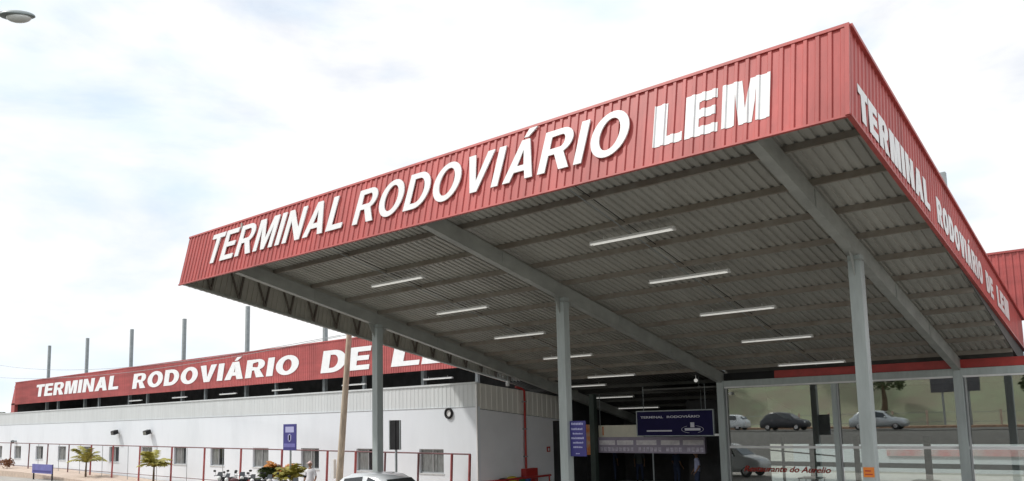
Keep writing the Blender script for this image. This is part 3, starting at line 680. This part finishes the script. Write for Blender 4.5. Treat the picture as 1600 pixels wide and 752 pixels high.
for s, e in ((.01,.17),(.19,.35),(.38,.57),(.61,.78),(.81,.99)): m_.box(a.x+L_*s, a.x+L_*e, Yp-.056, Yp-.05, c.z+H_*.50, c.z+H_*.80)
m_.build('upper_boxes', M['lilac_text'], bd)
m_ = MB()
for k in range(26):
    s = .02+k*.0375
    if k in (9,16,21): continue
    m_.box(a.x+L_*s, a.x+L_*(s+.028), Yp-.056, Yp-.05, c.z+H_*.10, c.z+H_*.36)
m_.build('lower_boxes', mat('dim_box', (.66,.62,.72), .6, var=.25, scale=8), bd)
MB().box(a.x+.22, a.x+.27, Yp-.02, Yp-.003, b.z+.08, a.z-.06).build('emblem', M['orange'], sg)
for x in (a.x+.1, c.x-.1): MB().tube((x,Yp,a.z-.05 if x < b.x else b.z), (x,Yp,3.3), .015, n=6).build('hanger', M['galv'], sg)
a = px2(907,664,12.2); b = px2(925,711,12.2)
r = thing('orange_poster', 'tall orange and beige poster behind the blue direction board', 'poster')
MB().box(a.x, b.x, 12.2, 12.24, b.z, a.z).build('sheet', M['poster'], r); MB().box(a.x-.02, b.x+.02, 12.25, 12.28, b.z-.05, a.z+.03).build('frame', M['black'], r)
MB().tube(((a.x+b.x)/2,12.27,GZ),((a.x+b.x)/2,12.27,b.z),.03).build('stand', M['black'], r)
# blue entrance sign
Yp = 10.1
a = px2(995,643,Yp); b = px2(1115,680,Yp)
r = thing('entrance_sign', 'navy hanging sign reading TERMINAL RODOVIÁRIO with a pale oval emblem', 'sign')
pl = MB().box(a.x, b.x, Yp, Yp+.08, b.z, a.z-.03).build('panel', M['navy'], r)
m_ = MB(); f = .04; zt = a.z-.03
m_.box(a.x-f, b.x+f, Yp-.01, Yp+.09, zt, zt+f).box(a.x-f, b.x+f, Yp-.01, Yp+.09, b.z-f, b.z).box(a.x-f, a.x, Yp-.01, Yp+.09, b.z, zt).box(b.x, b.x+f, Yp-.01, Yp+.09, b.z, zt); m_.build('frame', M['galv'], r)
W_, H_ = b.x-a.x, zt-b.z; D = mat('dim_white_lettering', (.62,.62,.70), .6, var=.05)
lettering('lettering', 'TERMINAL', (a.x+.05*W_,Yp,b.z+.72*H_), (1,0,0), hz, .31*W_, .13*H_, pl, D, n=(0,-1,0), bold=.02, extr=.004, lift=.006)
lettering('lettering', 'RODOVIÁRIO', (a.x+.41*W_,Yp,b.z+.72*H_), (1,0,0), hz, .43*W_, .13*H_, pl, D, n=(0,-1,0), bold=.02, extr=.004, lift=.006)
MB().box(a.x+.13*W_, a.x+.47*W_, Yp-.006, Yp-.001, b.z+.16*H_, b.z+.22*H_).build('text_line', D, pl)
m_ = MB(); cx_, cz_ = a.x+.74*W_, b.z+.24*H_
for k in range(30):
    t = 2*math.pi*k/30
    if abs(math.cos(t)) < .35: continue
    t2 = 2*math.pi*(k+1)/30
    p, q = Vector((cx_+math.cos(t)*.14*W_, Yp-.006, cz_+math.sin(t)*.15*H_)), Vector((cx_+math.cos(t2)*.14*W_, Yp-.006, cz_+math.sin(t2)*.15*H_))
    m_.bar(p, q, .01, .035, up=Vector((0,1,0)))
m_.box(cx_-.10*W_, cx_+.10*W_, Yp-.008, Yp-.001, cz_-.05*H_, cz_+.05*H_); m_.box(cx_-.025*W_, cx_+.025*W_, Yp-.008, Yp-.001, cz_+.08*H_, cz_+.28*H_)
m_.build('emblem', D, pl)
for x in (a.x+.3, b.x-.3): MB().tube((x,Yp+.04,zt+f),(x,Yp+.04,3.45),.012,n=6).build('hanger', M['galv'], r)
m_ = MB(); m_.box(b.x+.05, -8.14, Yp-.02, Yp+.08, b.z-.03, b.z+.05); m_.build('side_bracket', M['white'], r)
# direction board on the middle column
r = thing('direction_board', 'narrow blue board with rows of pale writing fixed to the middle front column', 'sign', loc=(-7.86,.02,1.18))
pl = MB().box(0,.52,-.03,.0,0,.97).build('panel', M['blue'], r); MB().box(.005,.515,.001,.006,.005,.965).build('back', M['galv'], r)
for k, (z, h, x0_, x1_) in enumerate([(.86,.07,.05,.47),(.72,.06,.05,.45),(.60,.045,.09,.42),(.47,.06,.04,.46),(.35,.05,.09,.43),(.23,.045,.10,.42),(.06,.03,.18,.32)]):
    m_ = MB(); x = x0_; rr = random.Random(k)
    while x < x1_-.02:
        w_ = rr.uniform(.02,.05); m_.box(x, min(x+w_, x1_), -.035, -.031, z, z+h*rr.uniform(.7,1)); x += w_+.012
    m_.build('writing_line', M['blue_pale'], pl)
for z in (.3,.7): MB().box(-.1,0,-.02,.0,z,z+.06).build('bracket', M['galv'], r)
# hanging bulb
r = thing('hanging_bulb', 'small round white bulb hanging under the rear of the canopy', 'lamp', loc=(-9.32,10.7,3.62))
MB().ball((0,0,0),.075).build('bulb', M['tube'], r); MB().tube((0,0,.06),(0,0,.22),.02,n=6).build('socket', M['white'], r)
r = thing('wall_speaker', 'small dim fitting below the round bulb', 'fitting', loc=(-9.32,10.95,3.38))
MB().ball((0,0,0),.07,.07,.05).build('body', M['lamphead'], r); MB().tube((0,0,.03),(0,0,.40),.01,n=6).build('rod', M['galv'], r)

# ------------------------------------------------------------------ signs, poles
def post_sign(px, ptop, pbot, Y, label, mboard, wpx, kind):
    a = px2(px-wpx/2, ptop, Y); b = px2(px+wpx/2, pbot, Y); c = (a.x+b.x)/2
    r = thing('street_sign', label, 'sign', loc=(c,Y,GZ)); hw = (b.x-a.x)/2; z1, z0 = a.z-GZ, b.z-GZ
    pl = MB().box(-hw, hw, -.03, .0, z0, z1).build('panel', mboard, r, bevel=.008)
    MB().tube((0,.03,0),(0,.03,z1-.05),.045).build('post', M['galv'], r)
    if kind == 'blue':
        H = z1-z0
        m_ = MB(); m_.box(-hw*.65,hw*.65,-.036,-.031,z0+H*.68,z0+H*.90); m_.build('writing', M['blue_pale'], pl)
        m_ = MB(); m_.box(-hw*.25,hw*.25,-.036,-.031,z0+H*.38,z0+H*.58).box(-hw*.12,hw*.12,-.036,-.031,z0+H*.33,z0+H*.62); m_.build('symbol', M['blue_pale'], pl)
        m_ = MB(); m_.box(-hw*.85,hw*.85,-.036,-.031,z0+H*.12,z0+H*.26); m_.build('writing', mat('mid_blue_line',(.16,.15,.42),.5), pl)
    if kind == 'back':
        MB().box(-.05,.05,-.05,-.03,z0,z1).build('rail', M['black'], pl)
        m_ = MB(); m_.box(-hw,-hw+.05,-.045,-.03,z0,z1).box(hw-.05,hw,-.045,-.03,z0,z1).build('edge', M['galv'], pl)
    return r
post_sign(453.5, 663, 704, 3.5, 'upright blue sign on a thin post above the orange plant', M['blue'], 20, 'blue')
post_sign(618, 657, 703, 2.5, 'dark back of an upright sign on a thin post right of the left column', M['black'], 18, 'back')
r = thing('low_sign', 'low wide blue sign on two legs at the far left', 'sign')
a = px2(51,725,2.5); b = px2(81,741,2.5)
MB().box(a.x, b.x, 2.48, 2.53, b.z, a.z).build('panel', mat('pale_blue_panel',(.14,.14,.40),.5), r)
for x in (a.x+.1, b.x-.1): MB().tube((x,2.56,GZ),(x,2.56,a.z),.05,n=8).build('leg', M['black'], r)
m_ = MB(); m_.box(a.x+.15,b.x-.15,2.47,2.478,b.z+.08,b.z+.20).build('writing', M['blue'], r)
# leaning utility pole
a = px2(530,752,3.0); b = px2(545.5,525,3.0); d = b-a
bot = a+d*((GZ-a.z)/d.z); top = b+d*.03
r = thing('utility_pole', 'leaning weathered wooden utility pole in front of the white building', 'pole', loc=bot)
MB().path([(0,0,0), top-bot], [.155,.115], n=14).build('pole', M['pole'], r)
MB().box(-.30,-.13,-.12,.02,.95,1.75).build('meter_box', M['white'], r)
# cables
for k, (p0, p1, sag) in enumerate([(px2(0,571,9), top+Vector((-.6,0,-.1)), .9), (px2(-40,586,9), top+Vector((.5,0,-.1)), 1.0)]):
    pts = [p0.lerp(p1, t/16)-Vector((0,0,sag*4*(t/16)*(1-t/16))) for t in range(17)]
    tag(MB().path(pts, .013, n=5).build('power_cable', M['galv']), ['upper','lower'][k]+' of two thin power cables crossing the sky at the left', 'cable', 'cables to the utility pole')
# street lamp, top left
hd = px2(22, 26, -14.0)
r = thing('street_lamp', 'grey street lamp head reaching in at the top left of the sky', 'street lamp', loc=(hd.x-2.2,hd.y-2.0,GZ))
dirn = Vector((2.2,2.0,0)).normalized(); top = hd-Vector((hd.x-2.2,hd.y-2.0,GZ)); nn = Vector((-dirn.y,dirn.x,0))
MB().path([(0,0,0),(0,0,top.z-1.2)],[.10,.06],n=12).build('pole', M['galv'], r)
MB().path([(0,0,top.z-1.2),dirn*.4+Vector((0,0,top.z-.5)),dirn*1.3+Vector((0,0,top.z-.03)),dirn*2.8+Vector((0,0,top.z+.06))],.03,n=8).build('arm', M['galv'], r)
m_ = MB(); f_ = lambda d_, p: Vector((0,0,0))
def headfn(d_, p):
    q = Vector((0,0,0)); s = 1-.25*d_.x; z = d_.z*.085 if d_.z > 0 else d_.z*.02
    return dirn*(d_.x*.27)+nn*(d_.y*.12*s)+Vector((0,0,z))
m_.ball(top+dirn*.05, 1, n=20, m=12, fn=headfn).build('housing', M['lamphead'], r)
def bowl(d_, p): return dirn*(d_.x*.19)+nn*(d_.y*.095)+Vector((0,0,-abs(d_.z)*.085 if d_.z < 0 else .0))
MB().ball(top+dirn*.07-Vector((0,0,.012)), 1, n=20, m=12, fn=bowl).build('diffuser', M['lampglass'], r)

# ------------------------------------------------------------------ plants
def palm(x, y, h, n, ml, label, seed, z0=None, fl=.75, group='young palms along the fence'):
    rr = random.Random(seed); z = gz_(x) if z0 is None else z0
    r = thing('young_palm', label, 'plant', group, loc=(x,y,z))
    MB().path([(0,0,0),(.02,0,h*.5),(.0,.02,h)],[.07,.06,.045],n=8).build('trunk', M['bark'], r)
    m_ = MB()
    for k in range(n):
        a = 2*math.pi*k/n+rr.uniform(-.2,.2); L = fl*rr.uniform(.75,1.15); up = rr.uniform(.5,1.9); pts = []
        for i in range(9):
            t = i/8; pts.append(Vector((math.cos(a)*L*t*(1-.15*up), math.sin(a)*L*t*(1-.15*up), h+L*(up*t-.9*t*t*(.35+.4*up)))))
        m_.path(pts, [.012*(1-.8*i/8) for i in range(9)], n=4)
        sd_ = Vector((-math.sin(a), math.cos(a), 0))
        for i in range(1, 9):
            for s in (-1, 1):
                for e in (0, .5):
                    p = pts[i-1].lerp(pts[i], e+.2) if i else pts[i]
                    ln = .26*math.sin(math.pi*min(1,(i-.3)/8.6))*rr.uniform(.8,1.2)+.05; tg = (pts[i]-pts[i-1]).normalized()
                    q = p+sd_*s*ln+tg*ln*.7-Vector((0,0,ln*rr.uniform(.2,.7))); wv = tg*.042
                    m_.add([p-wv, p+wv, (p+q)/2+wv*.9, q, (p+q)/2-wv*.9], [(0,1,2,3,4)])
    m_.build('fronds', ml, r, fix=False)
p = px2(134,735,4.2); palm(p.x, 4.2, .95, 16, M['leaf'], 'young yellow green palm by the fence, right of the low blue sign', 1, fl=1.25)
p = px2(240,735,4.2); palm(p.x, 4.2, 1.0, 24, M['leaf'], 'bushy young palm in front of the fence between two red posts', 2, fl=1.05)
p = px2(438,735,3.9); palm(p.x, 3.9, .85, 20, M['leafo'], 'dry orange leaved plant in front of the upright blue sign', 3, fl=.85)
p = px2(456,740,3.6); palm(p.x, 3.6, .75, 20, M['leaf'], 'low yellow green plant beside the orange one', 4, fl=.9)
p = px2(420,742,3.3); palm(p.x, 3.3, .75, 14, M['leafd'], 'dark green plant left of the orange one, behind the motorcycles', 5, fl=.6)
def bush(name, label, cat, c, rad, h, n, m, seed, leaf=.12, trunk=None, group=None):
    rr = random.Random(seed); r = thing(name, label, cat, group, loc=c)
    if trunk:
        m_ = MB(); m_.path([(0,0,0),(.1,0,trunk*.5),(0,.1,trunk+.4*h)],[rad*.11,rad*.085,rad*.04],n=8)
        for k in range(6):
            a = k*1.05; m_.path([(0,.05,trunk*.8+k*.1*h),(math.cos(a)*rad*.35,math.sin(a)*rad*.35,trunk+h*.35),(math.cos(a)*rad*.7,math.sin(a)*rad*.7,trunk+h*.55)],[rad*.04,rad*.025,rad*.01],n=5)
        m_.build('trunk', M['bark'], r)
    m_ = MB(); cl = []
    for k in range(18):
        a = rr.uniform(0,6.28); q = rr.uniform(.1,.75)*rad; cl.append((Vector((math.cos(a)*q, math.sin(a)*q, (trunk or 0)+h*rr.uniform(.15,.85))), rad*rr.uniform(.22,.42)))
    for k in range(n):
        c_, s = rr.choice(cl); d_ = Vector((rr.gauss(0,1),rr.gauss(0,1),rr.gauss(0,.8))).normalized()
        p = c_+d_*s*rr.uniform(.6,1.05); u = Vector((rr.gauss(0,1),rr.gauss(0,1),rr.gauss(0,1))).normalized(); v = u.orthogonal().normalized()
        l = leaf*rr.uniform(.6,1.3); m_.add([p-u*l, p+v*l*.5, p+u*l, p-v*l*.5], [(0,1,2,3)])
    m_.build('crown' if trunk else 'foliage', m, r, fix=False)
    return r
p = px2(12,737,4.3); bush('dry_bush', 'small reddish brown bush by the fence at the left edge', 'bush', (p.x,4.3,-.5), .65, .6, 500, M['drybush'], 3, .07)
p = px2(3,655,17); bush('distant_tree', 'small green tree showing past the left end of the far red fascia', 'tree', (p.x-1.5,17,GZ), 2.6, 3.2, 3500, M['leafd'], 9, .2, trunk=2.6)

# ------------------------------------------------------------------ people
def person(loc, rz, label, shirt, legs, headwear, hw_mat, seed=0, group=None, sit=False, s=1.0):
    r = thing('person', label, 'person', group, loc=loc, rz=rz, scale=s)
    V = []; E = []; Rr = []
    def v(p, rad): V.append(p); Rr.append(rad); return len(V)-1
    def e(a, b): E.append((a, b))
    pel = v((0,0,.95),.135); ch = v((0,.0,1.15),.13); c2 = v((0,-.01,1.33),.145); nk = v((0,0,1.47),.062); hb = v((0,-.01,1.56),.06)
    e(pel,ch); e(ch,c2); e(c2,nk); e(nk,hb)
    for sd_ in (-1,1):
        hp = v((sd_*.10,0,.88),.095); kn = v((sd_*.12,-.03,.50),.062); an = v((sd_*.13,.02,.09),.042); ft = v((sd_*.14,-.15,.04),.035)
        e(pel,hp); e(hp,kn); e(kn,an); e(an,ft)
        sh = v((sd_*.18,0,1.40),.062); el = v((sd_*.25,.03,1.12),.045); wr = v((sd_*.24,-.12,.90),.030); pm = v((sd_*.235,-.17,.85),.030)
        e(c2,sh); e(sh,el); e(el,wr); e(wr,pm)
        for k in range(4):
            a = v((sd_*(.215+.014*k),-.20-.004*k,.81),.0085); b = v((sd_*(.215+.014*k),-.205+.005*k,.765-.004*(k%3)),.0075); e(pm,a); e(a,b)
        a = v((sd_*.20,-.185,.845),.010); b = v((sd_*.19,-.21,.81),.0085); e(wr,a); e(a,b)
    me = bpy.data.meshes.new('body'); me.from_pydata(V, E, []); ob = bpy.data.objects.new('tmp', me); COL.objects.link(ob)
    ob.modifiers.new('s','SKIN'); 
    for i, q in enumerate(me.skin_vertices[0].data): q.radius = (Rr[i],Rr[i]*.85); q.use_root = (i == 0)
    ob.modifiers.new('d','SUBSURF').levels = 1
    bpy.context.view_layer.update(); bm = bmesh.new(); bm.from_mesh(bpy.data.meshes.new_from_object(ob.evaluated_get(bpy.context.evaluated_depsgraph_get())))
    bpy.data.objects.remove(ob)
    # head: egg with nose, brow and ears
    hm = MB()
    def hf_(d_, p):
        q = Vector((d_.x*.078, d_.y*.098, d_.z*.118))
        if d_.z < -.2: q.x *= 1-.25*(-d_.z-.2); q.y *= 1-.12*(-d_.z)
        if d_.y < -.8 and abs(d_.x) < .25 and -.4 < d_.z < .15: q.y -= .022*(1-abs(d_.x)*4)
        if abs(d_.x) > .93 and abs(d_.z) < .3: q.x *= 1.12
        return q
    hm.ball((0,-.02,1.645), 1, n=24, m=18, fn=hf_)
    b2 = bmesh.new(); b2.from_mesh(hm.mesh('h', M['skin'])); tmp = bpy.data.meshes.new('x'); b2.to_mesh(tmp); b2.free(); bm.from_mesh(tmp)
    me = bpy.data.meshes.new('body'); 
    for f in bm.faces: f.smooth = True
    bm.to_mesh(me)
    me.materials.append(M['skin']); bo = bpy.data.objects.new('body', me); COL.objects.link(bo); bo.parent = r
    # clothes: inflated copies of the body regions
    def cloth(name, test, m, infl):
        b = bm.copy(); bmesh.ops.delete(b, geom=[f for f in b.faces if not test(f.calc_center_median())], context='FACES')
        b.normal_update()
        for q in b.verts: q.co += q.normal*infl
        m2 = bpy.data.meshes.new(name); b.to_mesh(m2); b.free(); m2.materials.append(m); o_ = bpy.data.objects.new(name, m2); COL.objects.link(o_); o_.parent = r
    cloth('shirt', lambda c: .90 < c.z < 1.47 and not (abs(c.x) > .2 and c.z < 1.16), shirt, .014)
    cloth('trousers', lambda c: .10 < c.z <= .95 and abs(c.x) < .215 and not (abs(c.x) > .17 and c.y < -.1), legs, .012)
    cloth('shoes', lambda c: c.z <= .10, M['black'], .008)
    bm.free()
    for k in (-1,1): MB().ball((k*.032,-.108,1.652), .011, n=8, m=6).build('eye', M['black'], bo)
    MB().box(-.026,.026,-.118,-.106,1.595,1.602).build('mouth', M['drybush'], bo)
    def hr(d_, p): 
        z = max(d_.z, -.1 if d_.y > -.2 else .25); return Vector((d_.x*.086, d_.y*.106, z*.126))
    MB().ball((0,-.018,1.652), 1, n=20, m=14, fn=hr).build(headwear, hw_mat, r)
    if headwear == 'cap': MB().obox(Vector((-.065,-.20,1.685)), Vector((.13,0,0)), Vector((0,.11,.012)), Vector((0,0,.008))).build('cap_brim', hw_mat, r)
    return r
p = px2(485,725,1.4); person((p.x,1.4,GZ), R_(20), 'person in a pale pink cap and white shirt standing beyond the motorcycles', M['shirt'], M['jeans'], 'cap', M['cap'])
for px, py, Y, rz, sh, lb_ in [(1000,740,16.8,30,'shirtd','person in grey shirt in the dark hall left of the thin post'),
                             (1090,744,12.6,-50,'shirtb','person in pale blue shirt in the dark hall beside the rear column'),
                             (958,744,16.5,200,'jeans','person with back turned in the dark hall under the lilac board'),
                             (1058,742,15.5,160,'jeans','person in dark blue shirt deep in the dark hall')]:
    p = px2(px,py,Y); person((p.x,Y,GZ), R_(rz), lb_, M[sh], M['jeans'], 'hair', M['hair'], group='people in the entrance hall')

# ------------------------------------------------------------------ vehicles
def car(loc, rz, label, paint, H=1.5, L=4.1, cat='car', group=None, name='parked_car'):
    r = thing(name, label, cat, group, loc=loc, rz=rz)
    k = H/1.5; l = L/4.1
    # stations: x, half width, bottom, shoulder, roof, roof half width
    st_ = [(-2.03,.60,.38,.66,.70,.55),(-1.98,.78,.25,.78,.84,.66),(-1.75,.83,.22,.88,.98,.72),(-1.5,.84,.22,.92,1.26,.66),(-1.25,.84,.22,.93,1.42,.62),(-.9,.84,.22,.93,1.49,.60),(-.3,.84,.22,.92,1.50,.60),
           (.2,.84,.22,.91,1.46,.59),(.5,.84,.22,.90,1.36,.60),(.85,.84,.22,.90,1.12,.66),(1.12,.83,.22,.88,.95,.72),(1.5,.82,.22,.84,.89,.70),(1.85,.76,.25,.74,.79,.62),(2.03,.62,.34,.56,.60,.52)]
    m_ = MB(); vs = []; 
    for x, hw, zb, zs, zr, rh in st_:
        sec = [(0,zb),(hw*.85,zb),(hw,zb+.14),(hw*1.01,(zb+zs)/2+.05),(hw*.965,zs),(rh+.03*(zr>zs+.2),zr-.06*(zr>zs+.2)-.01),(rh*.85,zr),(0,zr+.012)]
        full = [(y,z) for y,z in sec]+[(-y,z) for y,z in sec[-2:0:-1]]
        vs += [(x*l,y,z*k) for y,z in full]
    n = 14
    m_.add(vs, [(i*n+j, i*n+(j+1)%n, (i+1)*n+(j+1)%n, (i+1)*n+j) for i in range(len(st_)-1) for j in range(n)]+[tuple(range(n)), tuple(range((len(st_)-1)*n, len(st_)*n))[::-1]], 0, True)
    bo = m_.build('body', paint, r)
    def sidept(x, t, s):   # point on greenhouse side
        for a, b in zip(st_, st_[1:]):
            if a[0] <= x <= b[0]:
                u = (x-a[0])/(b[0]-a[0]); hw, zs, zr, rh = [a[i]+(b[i]-a[i])*u for i in (1,3,4,5)]
                y0, z0, y1, z1 = hw*.965, zs, rh+.03, zr-.07
                return Vector((x*l, s*(y0+(y1-y0)*t+.008), (z0+(z1-z0)*t)*k))
    for s in (-1,1):
        for xa, xb, ta, tb in ((-1.22,-.34,.97,1.0),(-.24,.46,1.0,.97)):
            m2 = MB(); q = [sidept(xa,.12,s), sidept(xb+(.28 if xb > .4 else 0),.12,s), sidept(xb-.02,tb,s), sidept(xa+.1,ta,s)]
            m2.poly(q, (0,s*.004,0)).build('side_window', M['glassdark'], r)
        m2 = MB(); m2.ball((.62*l,s*.93,.98*k),.07,.10,.07).build('mirror', paint, r)
        for hx in (-.85,.1): MB().box(hx-.09,hx+.09,s*.85-.012,s*.85+.012,.80*k,.83*k).build('handle', M['chrome'], r)
        MB().ball((1.86*l,s*.56,.66*k),.14,.14,.07).build('headlight', M['lampglass'], r); MB().ball((-1.95*l,s*.60,.72*k),.07,.12,.10).build('tail_light', M['red_paint'], r)
    for xa, xb, nm in ((.52,1.08,'windscreen'),(-1.47,-1.72,'rear_window')):
        def pt(x):
            for a, b in zip(st_, st_[1:]):
                if a[0] <= x <= b[0]: u = (x-a[0])/(b[0]-a[0]); return a[4]+(b[4]-a[4])*u, (a[5]+(b[5]-a[5])*u)
        q = []
        for x in (xa, xb): z, h = pt(x); q += [Vector((x*l, -h*.88, z*k+.012)), Vector((x*l, h*.88, z*k+.012))]
        MB().poly([q[0],q[1],q[3],q[2]], (0,0,.006)).build(nm, M['glassdark'], r)
    for x in (-1.28,1.28):
        for s in (-1,1):
            wh = MB().disc((x*l,s*.74,.31),.21,.20).build('wheel', M['black'], r)
            MB().torus((x*l,s*.75,.31),.24,.078).build('tyre', M['rubber'], wh); MB().disc((x*l,s*.835,.31),.17,.02,n=18).build('rim', M['chrome'], wh)
    return r
p = px2(606,738.5,-1.9)
car((p.x,-1.95,GZ), R_(4), 'white parked car in front of the left column, its roof just in view', M['carpaint'], H=p.z-GZ, L=4.1)
zst = ground_z(0,-30)+.05
car((-20.7,-29.7,zst), R_(3), 'dark grey estate car on the street opposite, mirrored in the restaurant glass', M['darkcar'], H=1.6, group='cars on the street opposite')
car((-13.1,-29.9,zst), R_(-2), 'silver car on the street opposite, right one mirrored in the glass', M['silver'], H=1.55, L=4.4, group='cars on the street opposite')
car((-27.5,-33.0,zst), R_(180), 'white car on the far side of the street opposite', M['carpaint'], H=1.5, group='cars on the street opposite')
r = thing('billboard', 'dark billboard on two posts on the grass bank opposite', 'billboard', loc=(-8.9,-37.9,1.2))
MB().box(-1.9,1.9,-.1,.1,2.6,4.0).build('panel', mat('billboard_back',(.10,.10,.11),.8), r); [MB().tube((x,-.1,-.3),(x,-.1,3.9),.09).build('post', M['galv'], r) for x in (-1,1)]
for i, (x, y, sc) in enumerate([(-34,-46,1.0),(-16,-43,1.1),(-3,-41.5,.7),(-24,-50,1.3)]):
    bush('bank_tree', ['wide green tree on the bank opposite, farthest left','tall green tree on the bank opposite left of the billboard','small green tree on the bank opposite right of the billboard','large green tree high on the bank opposite'][i], 'tree', (x,y,ground_z(x,y)-.1), 2.6*sc, 3.4*sc, 2200, M['leafd'], 20+i, .22, trunk=2.0*sc, group='trees on the bank opposite')

r = thing('bank_fence', 'low pale post fence along the foot of the grass bank opposite', 'fence', loc=(0,-38.2,ground_z(0,-38.2)))
for i in range(22):
    MB().box(-45+i*2.8, -44.85+i*2.8, -.07, .07, -.3, 1.5).build('post', M['kerb'], r)
for z in (.5,1.3): MB().tube((-45,0,z),(14,0,z),.02,n=6).build('wire', M['galv'], r)
def motorcycle(loc, rz, label, mt, seed):
    r = thing('motorcycle', label, 'motorcycle', 'motorcycles parked by the fence', loc=loc, rz=rz)
    for x in (-.65,.65):
        wh = MB().disc((x,0,.30),.07,.14).build('wheel', M['chrome'], r)
        MB().torus((x,0,.30),.26,.045).build('tyre', M['rubber'], wh)
        m_ = MB()
        for k in range(8): a = k*math.pi/4; m_.tube((x,0,.30),(x+.24*math.cos(a),0,.30+.24*math.sin(a)),.006,n=4)
        m_.build('spokes', M['chrome'], wh)
    m_ = MB(); m_.path([(-.45,0,.62),(-.1,0,.68),(.30,0,.80)],.03).path([(-.30,0,.32),(.15,0,.28),(.33,0,.75)],.028).path([(-.65,.08,.30),(-.3,.08,.36)],.02).path([(-.65,-.08,.30),(-.3,-.08,.36)],.02).build('frame', M['black'], r)
    m_ = MB(); m_.path([(.65,.08,.30),(.42,.08,.88)],.022).path([(.65,-.08,.30),(.42,-.08,.88)],.022).build('fork', M['chrome'], r)
    MB().ball((.08,0,.80),.27,.13,.13).build('tank', mt, r)
    MB().ball((-.42,0,.80),.36,.13,.06).build('seat', M['black'], r)
    MB().ball((-.02,0,.42),.19,.14,.17).build('engine', M['galv'], r)
    MB().path([(.1,-.13,.3),(-.3,-.15,.28),(-.85,-.17,.38)],[.03,.035,.05]).build('exhaust', M['chrome'], r)
    m_ = MB(); m_.path([(.30,.36,.98),(.38,.22,1.02),(.42,0,.96),(.38,-.22,1.02),(.30,-.36,.98)],.015).build('handlebar', M['chrome'], r)
    for s in (-1,1):
        MB().path([(.34,s*.28,1.0),(.36,s*.30,1.16)],.007,n=5).build('mirror_stalk', M['black'], r); MB().ball((.35,s*.33,1.20),.02,.075,.05).build('mirror', M['black'], r)
        MB().tube((.33,s*.26,.995),(.29,s*.38,.98),.022).build('grip', M['black'], r)
    MB().ball((.52,0,.88),.10,.10,.10).build('headlight', M['lampglass'], r); MB().ball((.46,0,.88),.12,.12,.12).build('headlight_shell', mt, r)
    MB().poly([(.50,-.14,.98),(.50,.14,.98),(.42,.10,1.16),(.42,-.10,1.16)], (.008,0,0)).build('windshield', M['glassdark'], r)
    MB().ball((.68,0,.62),.22,.06,.04).build('front_mudguard', mt, r); MB().ball((-.75,0,.62),.26,.07,.06).build('rear_mudguard', mt, r)
    MB().ball((-.82,0,.74),.04,.08,.04).build('tail_light', M['red_paint'], r)
    return r
mm = [M['black'], M['red_paint'], M['darkcar'], M['black'], M['silver']]
for i, (px, Y, rz) in enumerate([(352,1.9,-60),(368,1.5,-75),(384,2.3,-50),(405,1.6,-65),(432,1.8,-70),(470,1.0,-60)]):
    p = px2(px,742,Y)
    motorcycle((p.x,Y,GZ), R_(rz), ['black motorcycle, leftmost of the group by the fence','dark maroon motorcycle, second from the left in the group','dark motorcycle standing third from the left behind the others','black motorcycle below the dark green plant','silver motorcycle in front of the orange plant','dark red motorcycle beside the person in the cap'][i], [M['black'],M['brown_post'],M['darkcar'],M['black'],M['silver'],M['red_post']][i], i)
